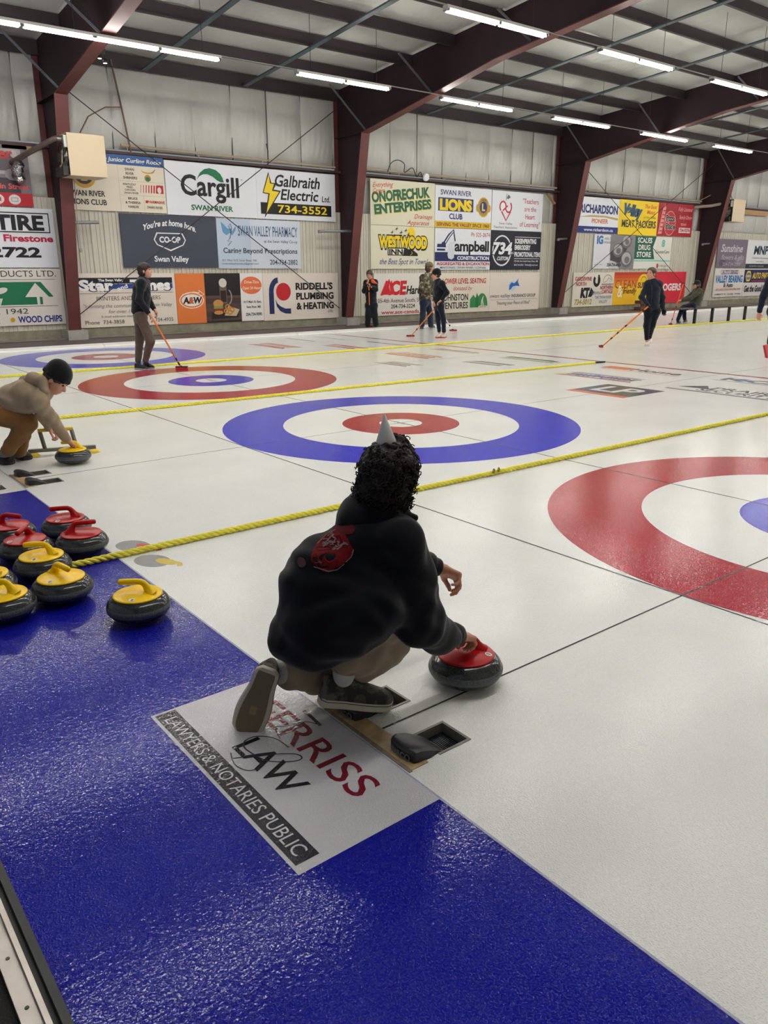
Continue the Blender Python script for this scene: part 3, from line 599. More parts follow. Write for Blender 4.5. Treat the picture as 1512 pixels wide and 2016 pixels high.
F.ell(1.80, .62, .08, .12, (190, 150, 60), 2, n=9); F.ell(2.30, .62, .08, .12, (190, 150, 60), 2, n=9); F.text('LIONS', 2.05, .84, .06, (80, 60, 40), w=.22, lay=5); done(b, F)
b, F = sign(11.765, 1.565, 2.41, 1.22, WH, 'white construction company sign with a navy excavator')
F.rect(0, .25, 2.41, .45, NV, 1); F.poly([(0, .25), (0, .52), (.55, .52), (.60, .45), (.60, .25)], NV, 1); F.rect(.08, .56, .42, .62, NV, 1); F.poly([(.08, .66), (.46, .66), (.42, .82), (.3, .82), (.26, .76), (.10, .76)], NV, 1)
F.line([(.36, .80), (.56, 1.03), (.76, 1.18), (.84, .84)], .05, NV, 2); F.line([(.40, .72), (.62, .98), (.75, 1.1)], .03, NV, 2); F.poly([(.52, .44), (.60, .80), (.84, .86), (.72, .70), (.80, .56), (.80, .36), (.70, .30), (.56, .34)], (214, 218, 228), 3)
F.text('ampbell', 1.58, .56, .30, BK, w=1.52, bold=.03, sp=.95); F.text('CONSTRUCTION', 1.65, .30, .10, WH, w=1.42, bold=.04, lay=3); F.text('Ph 525-2674', 1.95, 1.0, .12, (176, 60, 66), w=.84)
F.text('AGGREGATES & EXCAVATION', 1.22, .135, .085, (176, 44, 56), w=2.3, bold=.03); F.text('MINITONAS / SWAN RIVER / COWAN', 1.22, .03, .06, (50, 50, 60), w=2.0, bold=.01); done(b, F)
b, F = sign(14.19, 2.79, 2.43, 1.195, WH, 'white teachers sign with an apple heart and red words, topmost at right')
F.arc(.50, .72, .14, .16, -.6, 4.0, .05, (190, 46, 66)); F.arc(.76, .72, .14, .16, 3.6, 7.2, .05, (190, 46, 66)); F.line([(.44, .58), (.66, .30), (.86, .58)], .05, (190, 46, 66)); F.line([(.50, .6), (.72, .76)], .045, (190, 46, 66))
F.poly([(.66, .98), (.74, 1.10), (.84, 1.02), (.74, .96)], (70, 110, 110), 1); F.line([(.64, .92), (.66, 1.12)], .02, (90, 80, 80))
F.text('Swan Valley', .66, .18, .07, (110, 108, 110), w=.62); F.text("Teachers' Association", .66, .06, .07, (110, 108, 110), w=1.10)
for t, v, w_ in (('"Teachers', .86, .78), ('are the', .62, .58), ('Heart', .38, .46), ('of Learning"', .14, 1.0)): F.text(t, 1.82, v, .15, (190, 60, 76), w=w_)
done(b, F)
b, F = sign(14.20, 1.56, 2.42, 1.215, (36, 38, 50), 'black printing shop sign with a white ring around a number')
F.arc(.52, .60, .43, .46, 0, 6.28, .05, (222, 222, 226), n=40); F.text('734', .50, .50, .34, (36, 38, 50), w=.98, shear=.2, bold=.09, lay=3); F.text('734', .50, .50, .34, (232, 232, 236), w=.92, shear=.2, bold=.04, lay=4); F.text('inc.', 1.0, .50, .10, (232, 232, 236), w=.2, shear=.2, lay=4)
F.text('CUSTOM', .54, .30, .11, (232, 232, 236), w=.52, shear=.3, bold=.03, lay=4)
for t, v, w_ in (('SCREENPRINTING', .84, 1.06), ('EMBROIDERY', .64, .78), ('PROMOTIONAL ITEMS', .42, 1.30)): F.text(t, 1.12, v, .14, (226, 226, 230), w=w_, align='L', bold=.04)
F.rect(1.12, 1.03, 2.38, 1.045, (226, 226, 230), 2); F.rect(1.12, .35, 2.38, .365, (226, 226, 230), 2); F.text('123-4th Ave South Swan River, MB', 1.72, .25, .055, (200, 200, 206), w=1.2, bold=.02); F.text('204.734.5555  734ink@gmail.com', 1.72, .13, .05, (200, 200, 206), w=1.2, bold=.02); done(b, F)
b, F = sign(9.40, .255, 2.46, 1.21, (226, 222, 214), 'white hardware store sign behind the young sweeper standing by the column')
F.poly([(.30, .60), (.52, .60), (.58, .92), (.62, .60), (.80, .60), (.66, 1.02), (.62, .94), (.56, 1.06), (.44, .80)], (200, 34, 44), 1)
F.text('ACE', .72, .61, .36, (200, 34, 44), w=.98, bold=.05, shear=.12); F.text('Hardware', 1.80, .61, .23, BK, w=1.15, bold=.03, shear=.2)
F.text('105-4th Avenue South, Swan River', 1.24, .37, .12, (50, 48, 48), w=2.32); F.text('204-734-3224', 1.10, .20, .115, (50, 48, 48), w=.94, bold=.01); F.text('www.ace-canada.ca', 1.12, .04, .11, (186, 52, 56), w=1.72, bold=.015); done(b, F)
b, F = sign(11.87, .245, 2.33, 1.215, (226, 218, 202), 'cream seating donor sign with a green barn emblem')
F.text('LOWER LEVEL SEATING', 1.18, .90, .15, (184, 52, 52), w=1.92, bold=.02, shear=.15); F.text('donated by', 1.10, .69, .13, (190, 90, 76), w=.82, shear=.3)
F.text('JOHNSTON', .78, .38, .19, (40, 38, 40), w=1.16, bold=.02); F.text('VENTURES', .78, .13, .19, (40, 38, 40), w=1.16, bold=.02)
F.poly([(1.45, .14), (1.45, .40), (1.60, .54), (1.74, .40), (1.74, .14)], (52, 130, 76), 1); F.poly([(1.70, .14), (1.70, .44), (1.76, .60), (1.84, .44), (1.84, .14)], (40, 110, 64), 2); F.ell(2.0, .18, .26, .40, (52, 130, 76), 1, t0=0, t1=math.pi)
for k in range(4): F.line([(1.95+.05*k, .16), (1.98+.015*k, .36), (2.06, .50)], .018, (226, 218, 202), 2)
F.rect(1.86, .12, 2.2, .19, (226, 218, 202), 3); F.text('JOHNSTON', 2.03, .13, .05, (60, 90, 70), w=.3, lay=4); done(b, F)
b, F = sign(14.21, .24, 2.44, 1.23, (226, 216, 206), 'white insurance sign with a blue bird emblem above grey italics')
F.poly([(.92, .66), (.94, .82), (1.04, .92), (1.16, .88), (1.26, .94), (1.38, 1.04), (1.34, .94), (1.44, .78), (1.34, .80), (1.22, .80), (1.10, .78), (1.02, .70)], (40, 100, 176), 2); F.ell(1.08, .80, .18, .16, (190, 204, 222), 1)
F.text('swan valley', .50, .43, .12, (90, 92, 104), w=.96, shear=.3); F.text('INSURANCE GROUP', 1.66, .43, .10, (70, 68, 76), w=1.20, bold=.01); F.rect(.03, .36, 2.36, .368, (110, 116, 140), 2); F.text('"Insuring your Peace of Mind"', 1.16, .20, .11, (90, 88, 92), w=1.66, shear=.2); done(b, F)
# --- right bay
b, F = sign(18.48, 2.83, 2.40, 1.20, WH, 'white seed company sign with a navy lower stripe and tan swoosh')
F.text('RICHARDSON', 1.22, .68, .26, (36, 50, 110), w=2.2, bold=.04); F.poly([(.0, .52), (.8, .60), (1.6, .60), (2.36, .54), (2.36, .46), (1.6, .54), (.8, .54)], (190, 160, 110), 1); F.rect(0, 0, 2.40, .22, (36, 50, 120), 1); F.text('PIONEER', 1.30, .34, .14, (206, 110, 70), w=.95, bold=.02); F.text('www.richardson.ca', 1.25, .06, .10, WH, w=1.7, bold=.02, lay=3); done(b, F)
b, F = sign(20.89, 2.815, 2.49, 1.23, (240, 208, 44), 'yellow meat packers sign with blue script')
F.text('Valley', .78, .70, .34, (52, 84, 110), w=1.22, bold=.09, rot=-.07, shear=.2); F.text('MEAT PACKERS', 1.30, .28, .24, (70, 72, 50), w=2.2, bold=.03); F.text('The Best', 1.95, .98, .13, (222, 112, 60), w=.8, shear=.3, bold=.02); F.text('Meat', 2.0, .78, .14, (222, 112, 60), w=.52, shear=.3, bold=.02); F.text('in the Valley', 1.96, .62, .09, (150, 160, 60), w=.8, shear=.3); done(b, F)
b, F = sign(23.39, 2.83, 2.46, 1.225, (160, 38, 50), 'dark red pizza sign with a leaning tower and script')
F.ell(.85, .48, .40, .46, (222, 150, 140), 1); F.ell(.85, .48, .37, .43, (184, 52, 56), 2); F.text('Pizza', .85, .56, .22, (240, 230, 224), w=.66, bold=.07, lay=3); F.text('Pizza', .85, .56, .22, (40, 30, 34), w=.62, bold=.03, lay=4); F.text('Place', .90, .26, .22, (240, 230, 224), w=.70, bold=.07, lay=3); F.text('Place', .90, .26, .22, (40, 30, 34), w=.66, bold=.03, lay=4)
F.poly([(.08, .06), (.34, .08), (.50, 1.04), (.42, 1.18), (.30, 1.04)], (222, 150, 144), 1)
for k in range(6): F.rect(.16+.03*k, .16+.15*k, .34+.03*k, .20+.15*k, (160, 50, 56), 3)
F.text('Fully Licensed', 1.85, .96, .14, (226, 150, 150), w=.98, shear=.3, bold=.02); F.text('Family Dining', 1.92, .66, .14, (226, 150, 150), w=.9, shear=.3, bold=.02); F.text('too', 1.8, .42, .12, (226, 150, 150), w=.4, shear=.3, bold=.02); F.rect(1.52, .14, 2.34, .34, (226, 206, 204), 1); F.text('734-9374', 1.93, .18, .12, (150, 40, 50), w=.72, bold=.03, lay=3); done(b, F)
b, F = sign(19.55, 1.59, 2.48, 1.20, (218, 220, 226), 'white wealth sign with a grey photo of balanced stones')
F.rect(.95, 0, 2.48, 1.2, (130, 128, 130), 1, 'picture'); F.poly([(.95, 0), (.95, .5), (1.4, .2), (1.6, 0)], (196, 196, 198), 2, 'picture'); F.poly([(1.0, .3), (1.0, .55), (1.5, .9), (2.3, 1.1), (1.6, .2)], (70, 68, 72), 2, 'picture')
for (a, c, r1, r2) in ((1.95, .98, .30, .24), (1.45, .66, .33, .25), (2.02, .34, .36, .30)): F.ell(a, c, r1, r2, (104, 102, 106), 3, 'picture'); F.ell(a-.02, c+.03, r1*.8, r2*.75, (170, 170, 172), 4, 'picture'); F.ell(a+.02, c-.02, r1*.45, r2*.42, (110, 108, 112), 5, 'picture')
F.text('IG', .32, .88, .26, (60, 110, 170), w=.36, bold=.05); F.text('WEALTH', .80, 1.02, .08, (110, 112, 122), w=.44); F.text('MANAGEMENT', .90, .89, .08, (110, 112, 122), w=.70); F.text('204-734-4420', 1.25, .08, .12, (50, 50, 54), w=.86, bold=.015, lay=6); F.text('wealth office', .3, .13, .045, (130, 130, 140), w=.5); done(b, F)
b, F = sign(22.05, 1.59, 2.46, 1.205, (224, 222, 212), 'white drug store sign with a green panel and teal stripe')
F.poly([(0, .36), (0, 1.2), (1.38, 1.2), (1.18, .78), (1.34, .36)], (30, 92, 74), 1)
for t, v in (('SCALES', .96), ('DRUG', .70), ('STORE', .44)): F.text(t, .62, v, .18, (232, 232, 224), w=.95 if t != 'DRUG' else .78, bold=.03, lay=3)
F.rect(0, .27, 2.46, .325, (130, 200, 186), 1); F.text('CounterCare', 1.86, .58, .13, (60, 76, 74), w=.95); F.text('8', 1.88, .84, .24, (110, 184, 166), w=.22, bold=.04); F.ell(1.60, .11, .08, .09, (176, 80, 76), 1); F.text('1 for good', 2.05, .07, .09, (130, 110, 106), w=.56); done(b, F)
b, F = sign(18.49, .252, 2.41, 1.205, (224, 218, 206), 'white trucking sponsors sign with black emblems and olive number')
F.text('GARDEWINE', .58, .92, .13, (170, 56, 66), w=.94, bold=.03); F.text('NORTH', .46, .74, .13, (170, 56, 66), w=.6, bold=.03); F.arc(1.36, .92, .15, .17, 2.4, 7.2, .12, BK, taper=False); F.rect(1.42, .84, 1.52, 1.12, BK, 2)
F.arc(2.02, .86, .27, .26, 0, 3.14, .018, (80, 76, 76)); F.line([(1.78, .84), (1.98, .90), (2.06, 1.02), (2.2, .96), (2.16, .84)], .016, (80, 76, 76)); F.rect(1.66, .76, 2.38, .80, (120, 116, 114), 1)
F.text('NORTHERN', 1.98, .60, .13, (170, 56, 66), w=.78, bold=.03); F.text('CARTAGE', 2.04, .45, .13, (170, 56, 66), w=.66, bold=.03); F.text('KT', .70, .34, .30, BK, w=.5, bold=.08, shear=.1); F.poly([(.90, .34), (1.05, .68), (1.25, .50), (1.10, .34)], BK, 1)
F.text('SERVING', 1.40, .42, .11, (80, 96, 140), w=.62); F.text('THE SWAN RIVER', 1.82, .26, .11, (80, 96, 140), w=1.0); F.text('VALLEY', 1.82, .10, .11, (80, 96, 140), w=.52); F.text('734-5012', .62, .08, .18, (160, 148, 60), w=1.0, shear=.2, bold=.03); done(b, F)
b, F = sign(20.91, .252, 2.38, 1.21, (236, 186, 40), 'yellow and orange gas station sign behind the walking woman')
for k in range(5): F.rect(0, .66+.11*k, 2.38, .77+.11*k, [(232, 158, 44), (226, 132, 44), (214, 104, 44), (200, 80, 44), (186, 60, 44)][k], 0, 'panel')
F.text('CLEAN', .76, .62, .30, (130, 74, 40), w=1.34, bold=.0); F.text('&', .42, .30, .42, (244, 232, 200), w=.34, bold=.02, lay=4); F.text('friendly', 1.02, .42, .20, (96, 60, 40), w=.86, shear=.3, bold=.02, lay=3)
F.rect(1.48, .08, 2.38, .86, (240, 204, 44), 2); F.ell(1.90, .86, .36, .28, (240, 204, 44), 2, t0=0, t1=math.pi); F.text('SUPER', 1.93, .62, .20, (130, 50, 40), w=.80, bold=.04, lay=4); F.arc(1.9, .88, .18, .16, 0, 3.14, .03, (150, 90, 40), 4); done(b, F)
b, F = sign(23.30, .248, 2.50, 1.22, (200, 44, 60), 'plain red telephone company sign with a white word')
F.text('ROGERS', 1.42, .50, .25, (240, 226, 228), w=1.55, bold=.04); done(b, F)
# --- farthest bay
b, F = sign(28.04, 1.63, 2.46, 1.185, (118, 108, 122), 'purple grey photo sign with white script in the farthest bay')
F.text('Sunshine', 1.15, .66, .30, (206, 200, 208), w=1.8, shear=.3, bold=.02); F.text('flowers & gifts', 1.3, .34, .2, (190, 184, 194), w=1.9, shear=.3); F.text('204-734-3393', 1.25, .08, .14, (180, 174, 186), w=1.5); F.ell(.5, .2, .3, .14, (96, 86, 102), 1, 'picture'); F.ell(1.9, .28, .36, .16, (140, 128, 144), 1, 'picture'); done(b, F)
b, F = sign(30.52, 1.60, 2.44, 1.22, (222, 222, 224), 'white accounting sign with dark green initials in the farthest bay')
F.text('MNP', 1.25, .62, .34, (40, 76, 80), w=1.3, bold=.04, shear=.15); F.text('Committed to the community', 1.25, .42, .07, (120, 120, 126), w=1.5); F.text('www.mnp.ca', 1.25, .28, .06, (120, 120, 126), w=.7); F.rect(0, 0, 2.44, .2, (50, 50, 56), 1); F.text('ACCOUNTING > CONSULTING', 1.0, .07, .06, (190, 190, 194), w=1.3, lay=3); done(b, F)
b, F = sign(28.04, .395, 2.46, 1.205, (222, 218, 212), 'white auto parts sign with tall blue capitals in the farthest bay')
F.frame(.48, .96, 1.95, 1.14, .02, (170, 60, 70)); F.text('AUTO SENSE', 1.22, .99, .12, (60, 90, 150), w=1.3, bold=.02); F.text('VALLEY BEARING', 1.22, .62, .28, (50, 116, 176), w=2.3, bold=.04); F.text('& Auto', 1.2, .42, .16, (40, 44, 60), w=.8, bold=.03)
F.text('AUTO, AGRICULTURAL & INDUSTRIAL PARTS', 1.22, .27, .09, (200, 96, 96), w=2.1, bold=.01); F.text('710 MAIN ST. W.   734-4568   734-4064', 1.22, .08, .07, (80, 76, 76), w=2.2, bold=.01); done(b, F)
b, F = sign(30.53, .385, 2.44, 1.205, (222, 218, 214), 'navy and white parts sign with yellow capitals at the right edge')
F.rect(0, .60, 2.44, 1.16, (40, 44, 96), 1); F.ell(.38, .88, .26, .26, YL, 2, n=6); F.ell(.38, .88, .20, .16, (110, 112, 130), 3); F.text('NAPA', .38, .83, .1, (230, 226, 200), w=.32, bold=.03, lay=4); F.text('AUTO PARTS', 1.52, .78, .24, YL, w=1.6, bold=.03, shear=.2, lay=3); F.rect(.7, .64, 2.4, .70, (150, 50, 60), 3)
F.text('Get the Good Stuff', 1.22, .20, .26, (60, 62, 72), w=2.2, bold=.05, shear=.1); done(b, F)
# ------------------------------------------------------------------ curling stones
def at(u, v, D):
    """point on the ray through photo pixel (u, v) at ground distance D from the camera, along its heading"""
    f = Vector((math.cos(YAW)*math.cos(PITCH), math.sin(YAW)*math.cos(PITCH), -math.sin(PITCH)))
    r = Vector((math.sin(YAW), -math.cos(YAW), 0)); up = r.cross(f)
    c, s = math.cos(ROLL), math.sin(ROLL); r2 = c*r+s*up; u2 = -s*r+c*up
    d = f+(u-756)/FPX*r2-(v-1008)/FPX*u2
    k = D/(d.x*math.cos(YAW)+d.y*math.sin(YAW)); return Vector(CAM)+d*k
def gmat(name, base, rough, sp=.5):
    m = bpy.data.materials.new(name); m.use_nodes = True; nt = m.node_tree; b = nt.nodes['Principled BSDF']; b.inputs['Roughness'].default_value = rough
    tc = nt.nodes.new('ShaderNodeTexCoord'); v = nt.nodes.new('ShaderNodeTexNoise'); v.inputs['Scale'].default_value = 260; v.inputs['Detail'].default_value = 3
    nt.links.new(tc.outputs['Object'], v.inputs['Vector']); cr = nt.nodes.new('ShaderNodeValToRGB'); nt.links.new(v.outputs['Fac'], cr.inputs[0])
    e = cr.color_ramp.elements; e[0].position = .40; e[0].color = lin([x*.75 for x in base]); e[1].position = .72; e[1].color = lin([min(255, x*1.45) for x in base])
    q = e.new(.55); q.color = lin(base)
    nt.links.new(cr.outputs[0], b.inputs['Base Color'])
    if rough > .3:
        bp = nt.nodes.new('ShaderNodeBump'); bp.inputs['Strength'].default_value = .5; bp.inputs['Distance'].default_value = .0012; nt.links.new(v.outputs['Fac'], bp.inputs['Height']); nt.links.new(bp.outputs[0], b.inputs['Normal'])
    return m
GR = gmat('granite_polished', (50, 54, 56), .16); GB = gmat('granite_band', (82, 86, 88), .55)
HR = mat('handle_red', (168, 10, 14), rough=.28, spec=.22); HY = mat('handle_yellow', (250, 206, 4), rough=.3, spec=.2)
body_me = MB().lathe([(0, .006), (.060, .006), (.063, .001), (.068, .001), (.075, .006), (.100, .0125), (.118, .021), (.131, .033), (.1385, .046)], 64).lathe(
    [(.1385, .076), (.1325, .090), (.121, .103), (.105, .1115), (.090, .1145), (.0, .115)], 64).mesh('granite_body')
body_me.materials.append(GR); body_me.polygons.foreach_set('use_smooth', [True]*len(body_me.polygons))
band_me = MB().lathe([(.1385, .046), (.1415, .052), (.1428, .061), (.1415, .070), (.1385, .076)], 64).mesh('striking_band')
band_me.materials.append(GB); band_me.polygons.foreach_set('use_smooth', [True]*len(band_me.polygons))
def capz(r): return .1325-.0145*(r/.107)**1.6
def handle_mesh(m):
    b = MB(); b.lathe([(.104, .110), (.1085, .112), (.109, .1155), (.107, .1182)]+[(.107*t, capz(.107*t)) for t in (.95, .85, .7, .55, .4, .2, .0)], 56)
    P = []; R = []
    for (x, z, r) in ((.060, .118, .034), (.054, .130, .025), (.047, .144, .0185), (.040, .158, .0155), (.031, .169, .0145), (.018, .1745, .0140), (-.005, .1755, .0140), (-.035, .1745, .0142), (-.065, .1730, .0142), (-.078, .1722, .0135), (-.0835, .172, .009), (-.0845, .172, .001)):
        P.append((x, 0, z)); R.append(r)
    b.tube(P, R, 16, caps=False); me = b.mesh('handle'); me.materials.append(m); me.polygons.foreach_set('use_smooth', [True]*len(me.polygons)); return me
hme = {'r': handle_mesh(HR), 'y': handle_mesh(HY)}
stick_w = mat('number_disc', (232, 228, 216), rough=.4); stick_k = mat('number_ink', (24, 22, 22), rough=.4)
def sticker(num, ang, root):
    b = MB(); 
    def P(u, v, h):
        r0 = .086; x, y = (r0-v), u       # facing outwards
        r = math.hypot(x, y); return (x*math.cos(ang)-y*math.sin(ang), x*math.sin(ang)+y*math.cos(ang), capz(r)+h)
    b.add([P(.0135*math.cos(2*math.pi*k/20), .0135*math.sin(2*math.pi*k/20), .0010) for k in range(20)], [tuple(range(20))], 0)
    g, f = text_geo(str(num), .03); g = g-g.mean(0); sc = .016/.7
    b.add([P(u*sc*1.1, v*sc, .0016) for u, v in g], f, 1)
    # extra small maker's print along the cap
    me = bpy.data.meshes.new('number_sticker'); me.from_pydata(b.v, [], b.f); me.polygons.foreach_set('material_index', b.m)
    return link('number_sticker', me, [stick_w, stick_k], root)
def stone(x, y, col, deg, num, sdeg, label):
    t = tag(empty('curling_stone', (x, y, .0012)), label, 'curling stone', {'r': 'curling stones with red handles', 'y': 'curling stones with yellow handles'}[col])
    for me, nm in ((body_me, 'granite_body'), (band_me, 'striking_band'), (hme[col], 'handle')):
        o = bpy.data.objects.new(nm, me); COL.objects.link(o); o.parent = t
        if nm == 'handle': o.rotation_euler = (0, 0, math.radians(deg)+math.pi)
    if num is not None: sticker(num, math.radians(sdeg), t)
    return t
TOC = -128
stone(-3.992, 1.409, 'y', 140, 2, TOC, 'yellow handled curling stone standing alone on the blue border')
stone(-4.199, 1.844, 'y', -78, 0, TOC-12, 'yellow handled stone numbered 0, at the front corner of the cluster')
stone(-4.475, 1.80, 'y', 140, 4, TOC+4, 'yellow handled stone cut by the left edge, frontmost of that side')
stone(-4.185, 2.218, 'y', 145, 8, TOC, 'yellow handled stone numbered 8, directly behind the stone numbered 0')
stone(-4.481, 2.111, 'y', 140, 6, TOC, 'yellow handled stone at the left edge with only its right side showing')
stone(-3.885, 2.80, 'r', 152, 7, TOC-8, 'red handled stone farthest back at the right, handle pointing left')
stone(-3.906, 2.452, 'r', -14, None, 0, 'red handled stone nearest the white ice, by the rope end')
stone(-4.181, 2.54, 'r', -128, 3, TOC-38, 'red handled stone behind the yellow one numbered 8, handle end on')
stone(-4.183, 2.86, 'r', -52, 5, TOC-45, 'red handled stone at the back left of the cluster')
stone(-4.475, 2.47, 'r', 120, None, 0, 'red handled stone mostly outside the left edge, behind the yellow ones')
stone(-3.235, .062, 'r', 165, 0, TOC+75, 'red handled stone held by the crouching player at the hack')
stone(-3.245, 4.700, 'y', 150, None, 0, 'yellow handled stone gripped by the player in the tan hoodie')
# ------------------------------------------------------------------ ropes
def rope(pts, r, label):
    pitch = .125; b = MB(); L = [0]
    for i in range(1, len(pts)): L.append(L[-1]+(Vector(pts[i])-Vector(pts[i-1])).length)
    T = L[-1]; n = int(T/pitch*9)
    def P(s):
        for i in range(1, len(pts)):
            if s <= L[i] or i == len(pts)-1:
                t = (s-L[i-1])/(L[i]-L[i-1]); p = Vector(pts[i-1]).lerp(Vector(pts[i]), t); d = (Vector(pts[i])-Vector(pts[i-1])).normalized(); return p, d
    for k in range(3):
        tp = []
        for i in range(n+1):
            s = T*i/n; p, d = P(s); a = d.cross(Vector((0, 0, 1))).normalized(); u = a.cross(d); t = -2*math.pi*s/pitch+k*2*math.pi/3
            tp.append(p+(a*math.cos(t)+u*math.sin(t))*r*.56+Vector((0, 0, r)))
        b.tube(tp, r*.55, 7)
    o = b.build('yellow_rope', mat('yellow_rope_fibre', (250, 236, 84), rough=.75, var=.12, vscale=30, bump=.5, bscale=500, bdist=.001), smooth=True)
    tag(o, label, 'rope', 'yellow ropes dividing the sheets'); return o
rope([(-4.04, 2.24, 0), (-1.6, 2.24, 0), (3.37, 2.18, 0), (6.15, 2.17, 0)], .018, 'thick yellow rope ending among the stones, nearest of the ropes')
rope([(-4.0, 6.92, 0), (-3.3, 6.88, 0), (1.15, 6.74, 0), (6.05, 6.50, 0)], .018, 'yellow rope between the blue and the red target rings, dark tip by the red line')
rope([(-4.0, 11.10, 0), (1.5, 10.92, 0), (10.5, 10.86, 0), (30, 10.9, 0)], .018, 'yellow rope behind the red rings, running on past the seated man')
# knots on the nearest rope and tip on the second
k = MB()
for (x, y) in ((-.86, 2.205), (-.80, 2.21)):
    k.tube([(x-.02, y-.015, .035), (x, y, .052), (x+.02, y+.015, .035)], .009, 8)
kn = k.build('knot', mat('rope_knot', (120, 110, 40), rough=.8)); kn.parent = [o for o in bpy.data.objects if o.name == 'yellow_rope'][0]
tp = MB().tube([(6.05, 6.50, .018), (6.30, 6.485, .014)], .016, 8).build('rope_tip', mat('rope_tape', (40, 40, 36), rough=.6)); tp.parent = bpy.data.objects['yellow_rope.001']
# ------------------------------------------------------------------ hacks
wood = mat('hack_wood', (186, 158, 116), rough=.5, var=.28, vscale=22, coat=.3); rubb = mat('hack_rubber', (30, 32, 38), rough=.42, var=.2, vscale=60); fram = mat('hack_frame', (116, 116, 108), rough=.5)
def hack(x, y, label):
    t = tag(empty('foot_hack', (x, y, 0)), label, 'foot hack', 'rubber foot hacks let into the ice')
    w_ = .065; m = MB(); N = 12; secs = []
    for (xx, hw, zt) in ((-.085, .056, .034), (-.083, .059, .040), (-.074, .062, .046), (-.055, w_, .047), (-.03, w_, .043), (.0, w_, .032), (.03, w_-.004, .016), (.055, w_-.006, .002), (.07, w_-.006, -.012)):
        ring = []
        for i in range(N+1):
            s = -1+2*i/N; ring.append((xx-(.012*(s*s) if xx < -.05 else 0)*-1, hw*s, zt-.006*s**4))
        secs.append([(ring[0][0], ring[0][1], -.03)]+ring+[(ring[-1][0], ring[-1][1], -.03)])
    vs = [p for s_ in secs for p in s_]; n = N+3
    fs = [(i*n+j, (i+1)*n+j, (i+1)*n+j+1, i*n+j+1) for i in range(len(secs)-1) for j in range(n-1)]; fs += [tuple(range(n))]
    m.add(vs, fs); m.build('rubber_block', rubb, t, smooth=True)
    r = MB().box(.05, .165, -.062, .062, -.036, -.034)
    for k in range(14): r.box(.056+.0075*k, .059+.0075*k, -.056, .056, -.034, -.028)
    r.build('ribbed_pad', mat('ribbed_rubber', (22, 24, 34), rough=.35), t)
    fr = MB().box(.162, .172, -.072, .072, -.036, .0025).box(.03, .162, .062, .072, -.036, .0025).box(.03, .162, -.072, -.062, -.036, .0025)
    fr.build('metal_frame', fram, t)
    # raised maker's letters on the back edge
    F = Flat(lambda u, v, l: (-.0865+.012*(u/.056)**2, -u, .006+v)); F.text('MARCO', 0, 0, .024, (96, 100, 106), w=.094, bold=.03, part='raised_lettering'); F.build(t, lambda c: mat('raised_rubber', c, rough=.5))
    return t
def hackboard(yc, label):
    b = MB().box(-3.765, -3.695, yc-.245, yc+.225, -.02, .004); o = b.build('hack_board', wood); tag(o, label, 'board', 'wooden hack boards')
    e = MB().box(-3.778, -3.765, yc-.25, yc+.23, -.02, .003); e.build('board_edge', mat('board_edge', (128, 116, 96), rough=.6, var=.2, vscale=30), o)
hackboard(0, 'wet wooden board between the two hacks of the nearest sheet'); hackboard(4.373, 'wooden board between the hacks behind the tan hoodie player')
hack(-3.668, -.166, 'black rubber hack with its ribbed pad open, nearest the camera'); hack(-3.668, .150, 'black rubber hack under the raised shoe of the crouching player')
hack(-3.668, 4.21, 'small black rubber hack, nearer one by the tan hoodie player'); hack(-3.668, 4.525, 'small black rubber hack, farther one beside the black shoes')
# ------------------------------------------------------------------ delivery stick frame by the tan hoodie player
ds = tag(empty('delivery_aid', (-3.2, 5.08, 0)), 'grey balance frame with a yellow grip and yellow pads on the ice', 'balance aid')
def loc(m, t): 
    o = m; o.matrix_parent_inverse = Matrix.Translation(-t.location); return o
gy = mat('aid_grey', (120, 118, 112), rough=.4, metal=.5); yw = mat('aid_yellow', (222, 190, 50), rough=.4)
loc(MB().bar((-3.47, 5.20, .045), (-2.95, 5.02, .045), .035, .03).build('base_bar', gy, ds, bevel=.003), ds)
loc(MB().bar((-3.34, 5.155, .05), (-3.37, 5.14, .215), .028, .02).build('upright', gy, ds), ds); loc(MB().bar((-3.10, 5.075, .05), (-3.13, 5.06, .215), .028, .02).build('upright', gy, ds), ds)
loc(MB().tube([(-3.385, 5.145, .222), (-3.115, 5.055, .222)], .016, 12).build('grip', yw, ds, smooth=True), ds)
for (x, y) in ((-3.44, 5.185), (-2.98, 5.03)):
    loc(MB().lathe([(0, .03), (.03, .03), (.055, .012), (.058, .002), (0, .002)], 20, (x, y-.02, 0)).build('slider_pad', yw, ds, smooth=True), ds)
# ------------------------------------------------------------------ bench rail at the hog line
bn = tag(empty('rail_bench', (17.6, 11.15, 0)), 'dark brown plank bench on thin black posts with the seated man', 'bench')
plk = mat('plank_brown', (84, 72, 72), rough=.6); pst = mat('post_black', (34, 32, 34), rough=.5)
loc(MB().box(15.9, 20.2, 11.02, 11.30, .44, .48).build('seat_plank', plk, bn, bevel=.006), bn)
for x in (16.80, 17.75, 18.72, 19.7): loc(MB().box(x-.035, x+.035, 11.06, 11.13, 0.001, .44).build('post', pst, bn, bevel=.004), bn)
